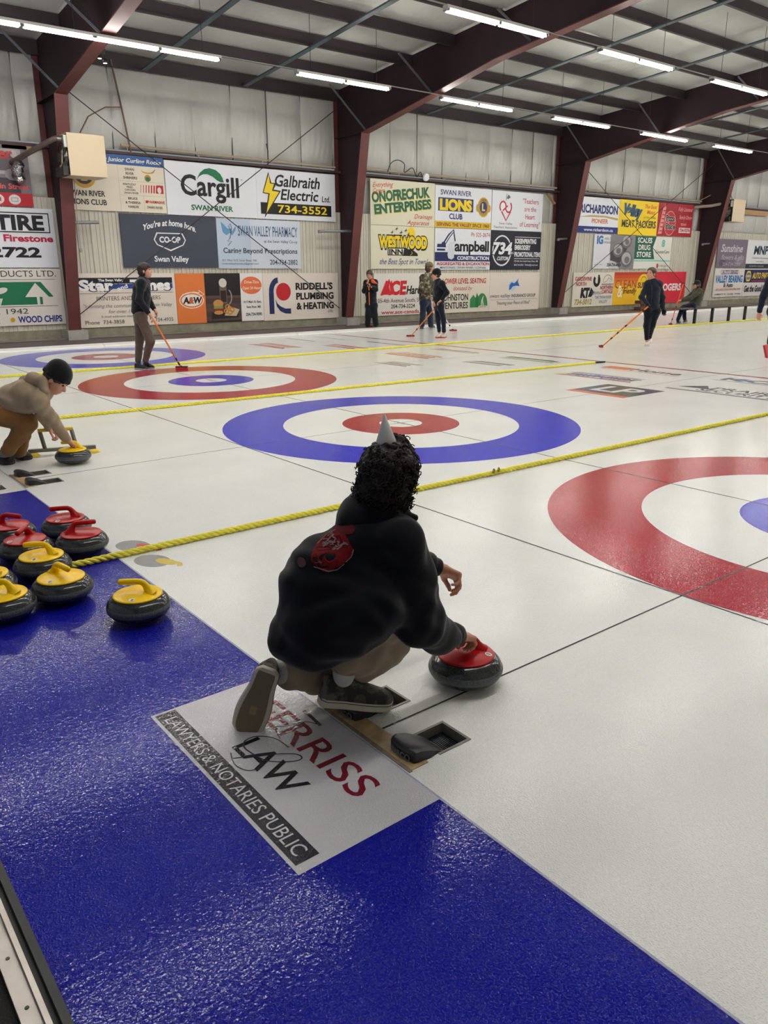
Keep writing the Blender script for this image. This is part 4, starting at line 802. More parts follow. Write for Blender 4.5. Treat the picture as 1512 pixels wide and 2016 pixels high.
# ------------------------------------------------------------------ unit heaters
def heater(x, y, z, W_, D, H, label, s=1.0):
    t = tag(empty('unit_heater', (x, y, z)), label, 'heater', 'box heaters hung beside the columns')
    bg = mat('heater_beige', (204, 186, 156), rough=.5, bump=.15, bscale=300); dk = mat('heater_black', (36, 38, 36), rough=.5); st = mat('heater_steel', (150, 146, 140), rough=.3, metal=.8)
    MB().box(0, W_, 0, .02, 0, H).box(0, W_, D-.02, D, 0, H).box(0, W_, 0.02, D-.02, 0, .02).box(0, W_, 0.02, D-.02, H-.02, H).build('cabinet', bg, t, bevel=.008)
    MB().box(.03, .05, .02, D-.02, .02, H-.02).box(W_-.04, W_-.03, .02, D-.02, .02, H-.02).build('back_plate', dk, t)
    f = MB(); 
    for k in range(7): r = .05+.035*k; f.tube([(-.01, D/2+r*math.cos(a*.3491), H*.45+r*math.sin(a*.3491)) for a in range(19)], .004, 5)
    for k in range(4): a = k*math.pi/4; f.tube([(-.012, D/2-.26*math.cos(a), H*.45-.26*math.sin(a)), (-.012, D/2+.26*math.cos(a), H*.45+.26*math.sin(a))], .006, 5)
    f.build('fan_guard', st, t)
    MB().tube([(-.10, D/2, H*.45), (.03, D/2, H*.45)], .085, 18).build('motor', dk, t, smooth=True)
    m = MB()
    for k in range(4):
        a = k*math.pi/2+.3; c, s_ = math.cos(a), math.sin(a)
        m.add([(.0, D/2+.06*c-.03*s_, H*.45+.06*s_+.03*c), (.03, D/2+.06*c+.05*s_, H*.45+.06*s_-.05*c), (.03, D/2+.24*c+.09*s_, H*.45+.24*s_-.09*c), (-.01, D/2+.24*c-.06*s_, H*.45+.24*s_+.06*c)], [(0, 1, 2, 3)])
    m.build('fan_blades', st, t)
    MB().tube([(-.16, D*.3, H*.86), (0, D*.3, H*.86)], .055, 16).tube([(-.02, D*.3, H*.86), (.03, D*.3, H*.86)], .075, 16).build('flue_collar', st, t, smooth=True)
    MB().box(-.05, .03, .04, .10, H*.66, H*.94).build('control_plate', mat('control_white', (210, 210, 204), rough=.4), t)
    MB().box(-.12, .0, .06, D-.06, -.0, .18).build('burner_box', dk, t, bevel=.01)
    MB().tube([(-.06, D*.3, H*.6), (-.1, D*.2, H*.3), (-.13, D*.3, H*.2), (-.09, D*.5, H*.26)], .008, 6).tube([(-.05, D*.35, H*.62), (-.09, D*.3, H*.35), (-.12, D*.3, H*.15)], .006, 6).build('wiring', mat('wire_tan', (150, 140, 110), rough=.6), t)
    return t
heater(.53, 15.55, 3.40, .76, .62, .80, 'beige box heater with a black fan side, beside the leftmost column')
heater(27.0, 15.95, 3.42, .95, .7, .86, 'distant beige box heater with a black fan side, beside the farthest column')
fl = mat('flue_pipe', (112, 98, 90), rough=.45, metal=.5, var=.15, vscale=9)
tag(MB().tube([(.40, 15.72, 4.09), (.34, 15.74, 4.08), (-.02, 16.35, 3.86), (-.20, 17.0, 3.72)], .055, 14).build('flue_pipe', fl, smooth=True), 'brownish metal flue pipe sloping from the left heater to the wall', 'pipe')
tag(MB().tube([(26.86, 16.16, 4.14), (26.3, 16.5, 4.02), (25.9, 17.0, 3.98)], .06, 14).build('flue_pipe', mat('flue_tan', (150, 132, 116), rough=.5), smooth=True), 'tan metal flue pipe joining the distant heater to the wall', 'pipe')
tag(MB().tube([(-.02+.025*math.sin(k)-.12, 16.9-.03*k, 3.30+.055*k) for k in range(9)], [.02, .10, .13, .09, .12, .13, .10, .11, .03], 10).build('foil_wrap', mat('foil', (190, 190, 186), rough=.18, metal=1, bump=1, bscale=30, bdist=.02), smooth=True), 'crumpled silver foil wrap below the flue pipe at the left', 'foil wrap')
cableM = mat('cable_black', (30, 30, 32), rough=.5)
tag(MB().tube([(.83, 16.36, 2.0), (.80, 16.25, 2.9), (.80, 16.2, 3.42)], .010, 6).lathe([(0, 0), (.03, 0), (.035, -.04), (.03, -.09), (0, -.09)], 12, (.83, 16.36, 2.02)).build('hanging_cord', mat('cord_grey', (150, 146, 140), rough=.5)), 'thin grey pull cord with a plug hanging below the left heater', 'cord')
tag(MB().tube(smooth_([(9.9, 16.98, 4.22), (9.95, 16.9, 4.44), (10.2, 16.9, 4.55), (10.45, 16.9, 4.46), (10.5, 16.95, 4.25), (10.75, 16.9, 4.38), (10.95, 16.93, 4.16), (11.1, 16.95, 4.30), (11.22, 16.97, 4.14)]), .012, 6).build('loose_cable', cableM), 'black cable looping on top of the cream sign beside the white disc', 'cable')
tag(MB().lathe([(0, .0), (.10, .0), (.115, -.03), (.10, -.07), (0, -.09)], 24).build('white_disc_lamp', mat('white_plastic', (226, 226, 232), rough=.3), loc=(11.28, 16.93, 4.17), smooth=True), 'round white plastic dish resting above the cream sign edge', 'dish').rotation_euler = (math.radians(-80), 0, 0)
tag(MB().tube(smooth_([(26.0, 17.0, 4.22), (26.35, 16.9, 4.32), (26.9, 16.6, 4.62), (27.2, 16.4, 4.66), (27.3, 16.2, 4.3)]), .015, 6).build('loose_cable', mat('cable_tan', (150, 130, 90), rough=.6)), 'tan cable arching over the farthest column to the heater', 'cable')
tag(MB().tube([(2.42, 17.0, 4.12), (2.28, 17.0, 5.1), (2.14, 17.0, 5.98)], .022, 8).tube([(2.28, 17.0, 5.05), (1.9, 16.95, 5.0), (1.45, 16.8, 4.75), (1.1, 16.4, 4.35)], .014, 6).build('gas_pipe', mat('rusty_pipe', (108, 88, 76), rough=.6)), 'rusty thin pipe running up the wall right of the left heater', 'pipe')
tag(MB().tube([(-.0+6.0, 17.0, 4.1), (6.02, 17.0, 4.45), (5.98, 17.0, 4.62)], .013, 6).build('loose_cable', cableM), 'short black wire standing up between the grain and electrician signs', 'cable')
# twin spot head by the eave
sp = tag(empty('emergency_light', (1.28, 15.2, 5.60)), 'small black twin head spotlight glowing under the eave at the left', 'spotlight')
MB().box(-.10, .06, -.06, .06, 0, .12).box(-.04, 0, -.02, .02, .12, .60).build('housing', mat('spot_black', (24, 24, 26), rough=.5), sp, bevel=.01)
for dx, dz in ((-.07, -.05), (.03, -.12)):
    MB().lathe([(0, 0), (.045, 0), (.05, .04), (.03, .07), (0, .08)], 16).build('lamp_head', mat('spot_black', (24, 24, 26)), sp, loc=(dx, -.05, dz-.02), smooth=True)
    MB().lathe([(0, -.003), (.036, -.003), (0, -.004)], 16).build('lens', mat('spot_glow', (255, 255, 250), emit=(255, 255, 255), est=8), sp, loc=(dx, -.05, dz-.021))
# wood bits
wd = mat('raw_wood', (176, 140, 100), rough=.7, var=.15, vscale=12)
cr = tag(empty('wooden_box', (21.9, 16.35, .087)), 'small wooden box standing on the walkway below the yellow sign', 'box')
MB().box(-.3, .3, -.15, .15, 0, .10).box(-.28, .28, -.14, .14, .22, .34).build('slats', mat('old_wood', (96, 66, 52), rough=.8), cr); MB().box(.05, .45, -.18, .12, .02, .34).build('panel', wd, cr, bevel=.01)
tag(MB().box(28.6, 32, 17.02, 17.08, 3.86, 4.06).build('wood_ledger', wd), 'raw wooden ledger board on the wall in the farthest bay', 'board')
tag(MB().bar((16.75, 16.95, 4.02), (17.15, 16.95, 3.70), .12, .03).build('wood_brace', wd), 'short slanting wooden board right of the teachers sign', 'board')
tag(MB().box(-.35, .25, 17.0, 17.05, 4.0, 4.10).build('wood_ledger', wd), 'short wooden strip above the furniture photo sign', 'board')
# ------------------------------------------------------------------ figures: smooth blended surfaces from a skeleton
def V(*a): return np.array(a, float)
def nrm(v): v = np.asarray(v, float); return v/np.linalg.norm(v)
class SDF:
    def __init__(s, k=.02): s.p = []; s.split = None; s.k = k; s.cut = []; s.wr = 0; s.wf = 1.0
    def C(s, a, b, ra, rb=None, k=None): s.p.append(('C', np.array(a, float), np.array(b, float), ra, ra if rb is None else rb, k)); return s
    def Y(s, a, b, ra, rb=None, k=None, rd=.006): s.p.append(('Y', np.array(a, float), np.array(b, float), ra, ra if rb is None else rb, k, rd)); return s
    def E(s, c, r, R=None, k=None): s.p.append(('E', np.array(c, float), np.array(r, float), np.eye(3) if R is None else np.array(R, float), k)); return s
    def sub(s, c, r, R=None): s.cut.append(('E', np.array(c, float), np.array(r, float), np.eye(3) if R is None else np.array(R, float))); return s
    def plane(s, p, n): s.cut.append(('P', np.array(p, float), nrm(n))); return s      # keeps the side the normal points away from
    def chain(s, pts, rs, k=None):
        for i in range(len(pts)-1): s.C(pts[i], pts[i+1], rs[i], rs[i+1], k)
        return s
def _d(q, P):
    if q[0] in 'CY':
        a, b = q[1], q[2]; ab = b-a; L2 = ab@ab+1e-12; t = ((P-a)@ab)/L2; tc = np.clip(t, 0, 1); r = q[3]+(q[4]-q[3])*tc
        if q[0] == 'C': return np.linalg.norm(P-a-tc[..., None]*ab, axis=-1)-r
        L = math.sqrt(L2); rad = np.linalg.norm(P-a-t[..., None]*ab, axis=-1)-r; e = (np.abs(t-.5)-.5)*L; rd = q[6]
        return np.minimum(np.maximum(rad, e)+rd, 0)+np.sqrt(np.maximum(rad+rd, 0)**2+np.maximum(e+rd, 0)**2)-rd
    if q[0] == 'E':
        p = (P-q[1])@q[3].T; k0 = np.linalg.norm(p/q[2], axis=-1); k1 = np.linalg.norm(p/(q[2]**2), axis=-1)+1e-9; return k0*(k0-1)/k1
def mesh_sdf(S_, h, name='m'):
    lo = np.full(3, 1e9); hi = -lo
    for q in S_.p:
        if q[0] in 'CY':
            r = max(q[3], q[4]); l = np.minimum(q[1], q[2])-r; u = np.maximum(q[1], q[2])+r
        else:
            r = np.max(q[2]); l = q[1]-r; u = q[1]+r
        lo = np.minimum(lo, l); hi = np.maximum(hi, u)
    lo -= 3*h; hi += 3*h; n = np.ceil((hi-lo)/h).astype(int)+1
    ax = [lo[i]+h*np.arange(n[i]) for i in range(3)]
    F = np.full(n, 1.0)
    def apply(prims, F):
        for q in prims:
            k = q[-1] if q[0] != 'Y' else q[5]; k = S_.k if k is None else k
            if q[0] in 'CY':
                r = max(q[3], q[4]); l = np.minimum(q[1], q[2])-r; u = np.maximum(q[1], q[2])+r
            else:
                r = np.max(q[2]); l = q[1]-r; u = q[1]+r
            m = k+2*h; i0 = np.maximum(0, np.floor((l-m-lo)/h).astype(int)); i1 = np.minimum(n, np.ceil((u+m-lo)/h).astype(int)+1)
            sl = tuple(slice(i0[i], i1[i]) for i in range(3))
            P = np.stack(np.meshgrid(*[ax[i][i0[i]:i1[i]] for i in range(3)], indexing='ij'), -1)
            d2 = _d(q, P); d1 = F[sl]; hh = np.clip(.5+.5*(d2-d1)/max(k, 1e-6), 0, 1); F[sl] = d2*(1-hh)+d1*hh-k*hh*(1-hh)
    ns = len(S_.p) if S_.split is None else S_.split
    apply(S_.p[:ns], F)
    if S_.cut or S_.wr:
        P = np.stack(np.meshgrid(*ax, indexing='ij'), -1)
    for q in S_.cut:
        d = ((P-q[1])@q[2]) if q[0] == 'P' else -_d(q, P)
        F = np.maximum(F, d)
    apply(S_.p[ns:], F)
    if S_.wr:
        f = S_.wf; X, Y_, Z = P[..., 0]*f, P[..., 1]*f, P[..., 2]*f
        W = np.sin(38*Z+5*np.sin(13*X+9*Y_)+3*np.sin(17*Y_-8*X))*.6+np.sin(26*(X+Y_)+6*np.sin(11*Z+5*X))*.5+np.sin(61*X-44*Z+4*np.sin(19*Y_))*.25
        F = F+S_.wr*W
    # surface nets
    s = F < 0; n0, n1, n2 = F.shape
    c = [s[i:n0-1+i, j:n1-1+j, k:n2-1+k] for i in (0, 1) for j in (0, 1) for k in (0, 1)]
    tot = sum(x.astype(np.int8) for x in c); act = (tot > 0) & (tot < 8)
    I = np.argwhere(act); idx = -np.ones(act.shape, int); idx[act] = np.arange(len(I))
    acc = np.zeros((len(I), 3)); cnt = np.zeros(len(I)); 
    cor = [(i, j, k) for i in (0, 1) for j in (0, 1) for k in (0, 1)]
    vals = {co: F[I[:, 0]+co[0], I[:, 1]+co[1], I[:, 2]+co[2]] for co in cor}
    for a in cor:
        for d in range(3):
            if a[d] == 0:
                b = list(a); b[d] = 1; b = tuple(b); va, vb = vals[a], vals[b]; m = (va < 0) != (vb < 0)
                t = np.where(m, va/(va-vb+1e-12), 0); p = np.zeros((len(I), 3)); p[:] = a; p[:, d] = t; acc[m] += p[m]; cnt[m] += 1
    vt = lo+h*(I+acc/cnt[:, None])
    faces = []
    for d in range(3):
        e1, e2 = [(1, 2), (2, 0), (0, 1)][d]
        sa = [slice(None)]*3; sb = [slice(None)]*3; sa[d] = slice(0, -1); sb[d] = slice(1, None)
        A, B = s[tuple(sa)], s[tuple(sb)]; ch = A != B; J = np.argwhere(ch)
        J = J[(J[:, e1] > 0) & (J[:, e2] > 0) & (J[:, e1] < F.shape[e1]-1) & (J[:, e2] < F.shape[e2]-1)]
        fl = A[J[:, 0], J[:, 1], J[:, 2]]
        def g(o1, o2):
            K = J.copy(); K[:, e1] -= o1; K[:, e2] -= o2; return idx[K[:, 0], K[:, 1], K[:, 2]]
        q = np.stack([g(1, 1), g(0, 1), g(0, 0), g(1, 0)], 1); q[~fl] = q[~fl][:, ::-1]; faces.append(q)
    fc = np.concatenate(faces); fc = fc[(fc >= 0).all(1)]
    return vt, fc
def join(*ms):
    V_, F_, o = [], [], 0
    for v, f in ms: V_.append(v); F_.append(np.asarray(f)+o); o += len(v)
    return np.concatenate(V_), np.concatenate(F_)
def obj_from(name, vf, m, parent=None, smooth=True):
    v, f = vf; me = bpy.data.meshes.new(name); me.from_pydata(v.tolist(), [], f.tolist())
    return link(name, me, m, parent, smooth=smooth)
def basis(f, u):
    f = nrm(f); r = nrm(np.cross(f, u)); u = np.cross(r, f); return f, u, r
SK = mat('skin', (204, 150, 128), rough=.5, spec=.35); SKd = mat('skin_tan', (186, 132, 108), rough=.5, spec=.35)
for m_ in (SK, SKd):
    b_ = m_.node_tree.nodes['Principled BSDF']; b_.inputs['Subsurface Weight'].default_value = .08; b_.inputs['Subsurface Radius'].default_value = (.02, .008, .004)
def head_sdf(S_, c, f, u, s=1.0, neck=None):
    f, u, r = basis(f, u); R = np.stack([f, r, u])
    P = lambda a, b, d: np.asarray(c)+s*(a*f+b*r+d*u)
    S_.E(P(-.012, 0, .03), V(.098, .077, .088)*s, R, .02); S_.E(P(.022, 0, -.045), V(.072, .058, .070)*s, R, .03)
    S_.C(P(.055, 0, -.098), P(.062, 0, -.094), .020*s, None, .02)                      # chin
    S_.C(P(.086, 0, .004), P(.108, 0, -.030), .0085*s, .0125*s, .010)                  # nose
    S_.C(P(.100, .010, -.036), P(.100, -.010, -.036), .008*s, None, .008)
    for q in (-1, 1):
        S_.E(P(-.004, q*.078, -.015), V(.018, .009, .030)*s, R, .006)                  # ears
        S_.C(P(.080, q*.012, .026), P(.070, q*.045, .026), .009*s, .007*s, .012)       # brow
        S_.E(P(.062, q*.038, -.028), V(.022, .02, .02)*s, R, .02)
        S_.sub(P(.094, q*.030, .006), V(.014, .013, .009)*s, R)
    S_.C(P(.088, -.016, -.062), P(.088, .016, -.062), .0075*s, None, .008)             # lips
    S_.C(P(.086, -.014, -.071), P(.086, .014, -.071), .008*s, None, .008)
    return P, R
def eyes(P, s, parent):
    b = MB()
    for q in (-1, 1):
        c = P(.080, q*.030, .006); b.lathe([(0, -.010*s), (.007*s, -.007*s), (.010*s, 0), (.007*s, .007*s), (0, .010*s)], 10, tuple(c))
    b.build('eyes', mat('eye_dark', (70, 56, 50), rough=.2), parent, smooth=True)
def hand_sdf(wri, fwd, pal, side, s=1.0, curl=(.5, .6, .5), tcurl=.5, spread=.05, curls=None):
    """fwd: wrist to knuckles, pal: the way the palm faces, side: +1/-1 thumb side"""
    f, p, r = basis(fwd, pal); r = r*side          # r points to the thumb
    S_ = SDF(.006); w0 = np.asarray(wri, float)
    S_.C(w0-f*.03*s, w0+f*.012*s, .027*s, .026*s, .012)
    for i, (lat, kn, L, rad) in enumerate(((.030, .088, (.042, .026, .020), .0092), (.010, .092, (.046, .029, .021), .0095), (-.011, .088, (.042, .027, .020), .0090), (-.030, .079, (.033, .021, .018), .0080))):
        b = w0+s*(f*.02+r*lat*.55); k = w0+s*(f*kn+r*lat); S_.C(b, k, .0165*s, .0125*s, .012)
        cu = curls[i] if curls else curl; a = 0; q = k
        for j, l in enumerate(L):
            a += cu[j]; d = nrm(f*math.cos(a)+p*math.sin(a)+r*spread*(1.5-i)*(1 if j == 0 else .4)); q2 = q+d*l*s
            S_.C(q, q2, rad*s*(1-.07*j), rad*s*(.93-.07*j), .004); q = q2
    t0 = w0+s*(f*.022+r*.020+p*.006); t1 = w0+s*(f*.050+r*.048+p*.020); S_.C(t0, t1, .0165*s, .0125*s, .012)
    a = tcurl; d = nrm(f*math.cos(a)+p*math.sin(a)*.8-r*math.sin(a)*.5+r*.35); t2 = t1+d*.034*s; S_.C(t1, t2, .0112*s, .0100*s, .004)
    a2 = a+tcurl*.8; d = nrm(f*math.cos(a2)+p*math.sin(a2)*.8-r*math.sin(a2)*.7); t3 = t2+d*.027*s; S_.C(t2, t3, .0102*s, .0085*s, .004)
    return S_
def shoe(name, heel, toe, up, L, parent, m_up, m_sole, wd=.046, hi=.075, th=.028, toe_w=1.0, extra=None):
    heel = V(*heel); toe = V(*toe); f, u, r = basis(toe-heel, up)
    def W(t): return wd*(.80+.04*math.sin(t*3)+.30*math.sin(max(0, t-.25)*math.pi/.9)**1.5*toe_w)*(1-max(0, (t-.86)/.14)**2.2*.72)*(1-max(0, (.08-t)/.08)**2*.45)
    N = 18; M = 20; sec = []; s2 = []
    ts = [i/N for i in range(N+1)]
    for t in ts:
        ww = W(t); base = heel+f*L*t
        sec.append([base+r*ww*1.05*math.cos(a)*1+u*(th*.5+th*.5*math.sin(a)) if False else base+r*(ww*1.06*x_)+u*(th*z_) for (x_, z_) in ((-1, .08), (-.93, 0), (0, 0), (.93, 0), (1, .08), (1.02, .9), (.98, 1), (-.98, 1), (-1.02, .9))])
        h = hi*(1.0 if t < .28 else 1-(t-.28)/.72*.62); h = h*(1-max(0, (t-.9)/.1)**2*.55)
        s2.append([base+r*(ww*.98*math.cos(a))*(1 if a < 1.2 or a > 1.94 else 1)+u*(th*.8+h*math.sin(a)**.75) for a in [math.pi*k/M for k in range(M+1)]])
    def loft(S_):
        n = len(S_[0]); v = [p for s in S_ for p in s]; fs = [(i*n+j, i*n+(j+1) % n, (i+1)*n+(j+1) % n, (i+1)*n+j) for i in range(len(S_)-1) for j in range(n)]
        fs += [tuple(range(n))[::-1], tuple((len(S_)-1)*n+k for k in range(n))]; m = MB(); m.add(v, fs); return m
    up_ = loft(s2).build(name, m_up, parent, smooth=True); so = loft(sec).build('sole', m_sole, up_, smooth=True)
    return up_, so, (heel, f, u, r, W)
def cloth(name, rgb, **k): return mat(name, rgb, rough=.92, spec=.15, var=.10, vscale=14, bump=.35, bscale=420, bdist=.001, sheen=.2, **k)
# ================================================================== the crouching player at the hack
H = {k: V(*v) for k, v in dict(Rank=(-3.765, .13, .165), Rkne=(-3.515, .045, .385), Rhip=(-3.80, .06, .40),
     Lank=(-3.905, .275, .175), Lkne=(-3.63, .285, .075), Lhip=(-3.80, .25, .40), pelvis=(-3.835, .16, .42), mid=(-3.83, .165, .54), chest=(-3.70, .12, .655), neck=(-3.615, .125, .765), head=(-3.578, .105, .872),
     Rsh=(-3.57, -.035, .675), Relb=(-3.50, -.085, .365), Rwri=(-3.315, .025, .228), Lsh=(-3.60, .275, .675), Lelb=(-3.36, .345, .46), Lwri=(-3.165, .290, .378)).items()}
H['Rsh'] = np.array(at(792, 1060, 2.40)); H['Relb'] = np.array(at(826, 1222, 2.40)); H['Lsh'] = np.array(at(738, 1040, 2.60))
hero = SDF(.03); hf = nrm(V(.72, .62, -.20)); hu = V(.25, .0, 1)
Ph, Rh = head_sdf(hero, H['head'], hf, hu, .88)
hero.C(H['neck']-V(0, 0, .04), H['head']-V(0.01, 0, .05), .052, .048, .02)
hero.chain([H['pelvis']+V(.01, -.01, 0), H['mid']+V(.02, -.01, 0), H['chest']+V(.04, 0, -.02), H['neck']-V(0, 0, .03)], [.095, .085, .075, .05])
for s_ in 'RL':
    hero.chain([H['chest']+V(.02, 0, .03), H[s_+'sh'], H[s_+'elb'], H[s_+'wri']], [.05, .045, .036, .026]); hero.chain([H[s_+'hip'], H[s_+'kne'], H[s_+'ank']], [.072, .045, .026])
v1 = mesh_sdf(hero, .009)
# right hand closes on the handle; left hand hangs with the wrist bent
hr = hand_sdf(H['Rwri'], (.080, .012, -.030), (-.25, .05, -1), 1, .86, curls=[(.75, 1.2, .8)]*4, tcurl=.9)
hl = hand_sdf(H['Lwri'], (.070, -.045, -.045), (-.45, -.35, -.75), 1, .92, curls=[(.95, .75, .45), (1.05, .8, .5), (1.15, .85, .5), (1.25, .9, .5)], tcurl=.75)
body = obj_from('person', join(v1, mesh_sdf(hr, .0032), mesh_sdf(hl, .0032)), SKd)
tag(body, 'person in a black hoodie crouching in the hack with one hand on the red stone', 'person')
hood_m = cloth('hoodie_black', (9, 12, 19))
g = SDF(.05); g.wr = .0055; g.wf = 1.0
g.E(V(-3.828, .150, .405), V(.130, .162, .145), None, .05); g.C(H['mid']+V(-.005, -.01, -.02), H['mid']+V(.015, -.01, .02), .128, .116, .05)
g.chain([H['mid']+V(.02, -.01, .01), H['chest']+V(.02, -.01, -.03), H['chest']+V(.065, .0, .01)], [.118, .114, .098], .04)
g.C(V(-3.76, .10, .42), V(-3.68, .10, .47), .13, .10, .07)
g.C(V(-3.90, .12, .33), V(-3.92, .21, .33), .075, .075, .07)
g.C(np.array(at(640, 1222, 2.35)), np.array(at(742, 1188, 2.34)), .115, .100, .06); g.C(np.array(at(690, 1235, 2.31)), np.array(at(720, 1215, 2.31)), .085, .085, .05)
_p1 = np.array(at(575, 1303, 2.42)); _p2 = np.array(at(738, 1234, 2.42)); _n = np.cross(_p2-_p1, V(-.35, 1, 0)); _n = _n if _n[2] < 0 else -_n
g.plane(_p1, _n)
g.split = len(g.p)
g.C(H['Rsh']+V(-.02, .03, -.01), H['Lsh']+V(-.01, -.02, -.01), .076, .066, .045)
fm = H['Relb']*.5+H['Rwri']*.5+V(-.005, -.005, -.022)
g.chain([H['Rsh'], (H['Rsh']+H['Relb'])/2, H['Relb'], fm], [.072, .076, .078, .064], .045)
g.C(fm, H['Rwri']*.93+H['Relb']*.07, .060, .040, .03)
g.chain([H['Lsh'], H['Lelb'], (H['Lelb']*.3+H['Lwri']*.7)], [.072, .062, .050], .045)
hoodie = obj_from('hoodie', mesh_sdf(g, .0075), hood_m, body)
# ribbed cuffs, hood collar
cf = SDF(.01); a, b_ = H['Rwri']*.86+H['Relb']*.14, H['Rwri']*1.02-H['Relb']*.02; cf.Y(a, b_, .041, .035); a, b_ = H['Lwri']*.72+H['Lelb']*.28, H['Lwri']*.97+H['Lelb']*.03; cf.Y(a, b_, .044, .036)
obj_from('cuff', mesh_sdf(cf, .005), cloth('hoodie_rib', (12, 14, 20)), hoodie)
hd = SDF(.03); hd.wr = .0035; hn = H['neck']
hd.chain([hn+V(.055, -.045, -.03), hn+V(-.02, -.085, -.035), hn+V(-.060, -.03, -.02), hn+V(-.058, .03, -.015), hn+V(-.02, .075, -.015), hn+V(.05, .065, -.02)], [.034, .038, .042, .040, .036, .034], .04)
hd.C(hn+V(-.09, .01, -.05), hn+V(-.11, .02, -.09), .06, .045, .04); hd.C(hn+V(.05, -.06, -.035), hn+V(.095, -.085, -.045), .030, .015, .02)
obj_from('hood', mesh_sdf(hd, .006), hood_m, hoodie)
pm = cloth('pants_khaki', (156, 141, 118)); 
p = SDF(.03); p.wr = .0045; p.wf = 1.25
k1 = H['Rkne']; a1 = H['Rank']
p.chain([H['Rhip'], k1+V(.0, 0, -.0)], [.10, .074], .04); p.chain([k1, (k1+a1)/2+V(.010, -.008, -.0), a1+V(.014, -.004, .062)], [.074, .068, .055], .04); p.C((k1+a1)/2+V(.035, -.02, -.02), a1+V(.062, -.025, .060), .060, .048, .03)
k2 = H['Lkne']; a2 = H['Lank']
p.chain([H['Lhip'], k2+V(0, 0, .01)], [.10, .07], .04); p.chain([k2+V(0, 0, .005), (k2+a2)/2+V(0, 0, -.0), a2+V(.018, 0, -.006)], [.070, .072, .060], .04)
p.C(np.array(at(714, 1316, 2.47)), np.array(at(738, 1300, 2.45)), .046, .050, .03)
p.E(V(-3.83, .16, .39), V(.13, .16, .11), None, .05)
p.plane(V(0, 0, .004), V(0, 0, -1)); pants = obj_from('trousers', mesh_sdf(p, .007), pm, body)
q = SDF(.01); q.Y(a1+V(.016, -.004, .060), a1+V(.008, -.002, .026), .050, .046); q.Y(a2+V(.016, 0, -.006), a2+V(-.004, 0, .0), .058, .054); 
obj_from('ankle_cuff', mesh_sdf(q, .005), cloth('pants_rib', (138, 124, 104)), pants)
q = SDF(.01); q.C(a1+V(.015, -.004, .042), a1+V(.006, .001, .004), .047, .037); q.C(a2+V(.015, 0, .0), a2+V(-.014, 0, .006), .044, .044)
obj_from('socks', mesh_sdf(q, .005), cloth('sock_white', (190, 189, 186)), body)
camo = bpy.data.materials.new('camo_canvas'); camo.use_nodes = True; nt = camo.node_tree; bs = nt.nodes['Principled BSDF']; bs.inputs['Roughness'].default_value = .85
tc = nt.nodes.new('ShaderNodeTexCoord'); nn = nt.nodes.new('ShaderNodeTexNoise'); nn.inputs['Scale'].default_value = 22; nn.inputs['Detail'].default_value = 2; nt.links.new(tc.outputs['Object'], nn.inputs['Vector'])
cr = nt.nodes.new('ShaderNodeValToRGB'); cr.color_ramp.interpolation = 'CONSTANT'; nt.links.new(nn.outputs['Fac'], cr.inputs[0]); e = cr.color_ramp.elements
e[0].color = lin((44, 44, 42)); e[1].position = .56; e[1].color = lin((98, 94, 84)); z = e.new(.47); z.color = lin((70, 68, 60)); nt.links.new(cr.outputs[0], bs.inputs['Base Color'])
solew = mat('sole_cream', (196, 190, 172), rough=.6); gum = mat('sole_gum', (118, 104, 82), rough=.65, bump=.8, bscale=160, bdist=.002)
s1, so1, fr1 = shoe('shoe', (-3.842, .165, .078), (-3.60, .085, .012), (.14, 0, 1), .275, body, camo, solew, wd=.044, hi=.086, th=.030)
def piping(fr, sh, L, th, m):
    heel, f, u, r, W = fr; b = MB(); pts = []
    for i in range(0, 61):
        a = i/60*2; 
        if a <= 1: t = a; sg = 1
        else: t = 2-a; sg = -1
        pts.append(heel+f*L*t+r*W(t)*1.075*sg+u*th*.80)
    pts.append(pts[0]); b.tube(pts, .0016, 5); o = b.build('piping', m, sh); return o
ink = mat('piping_black', (24, 22, 24), rough=.5); piping(fr1, s1, .275, .030, ink)
# trailing shoe: toe on the ice, sole turned to the camera
hl_ = V(-3.990, .232, .240); tl_ = V(-4.060, .285, .010); upv = V(.72, .66, .22)
off = -nrm(upv)*.012
s2_, so2, fr2 = shoe('shoe', hl_+off, tl_+off, upv, .272, body, camo, solew, wd=.049, hi=.066, th=.028)
piping(fr2, s2_, .272, .028, ink)
heel, f_, u_, r_, W_ = fr2; m = MB(); P_ = []
for i in range(40):
    a = 2*math.pi*i/40; t = .5-.5*math.cos(a/2) if False else None
N = 16; L1 = [heel+f_*.272*(.045+.91*k/N)+r_*W_(.045+.91*k/N)*.80-u_*.0015 for k in range(N+1)]; L2 = [heel+f_*.272*(.045+.91*k/N)-r_*W_(.045+.91*k/N)*.80-u_*.0015 for k in range(N+1)]
m.add(L1+L2, [(k, k+1, N+2+k, N+1+k) for k in range(N)]); m.build('outsole', gum, s2_)
m = MB(); c0 = heel+f_*.272*.60-u_*.003
m.add([c0+f_*x+r_*y for x, y in ((-.016, -.011), (.016, -.011), (.016, .011), (-.016, .011))], [(0, 1, 2, 3)]); m.build('sole_patch', mat('sole_patch', (140, 128, 100), rough=.6), s2_)
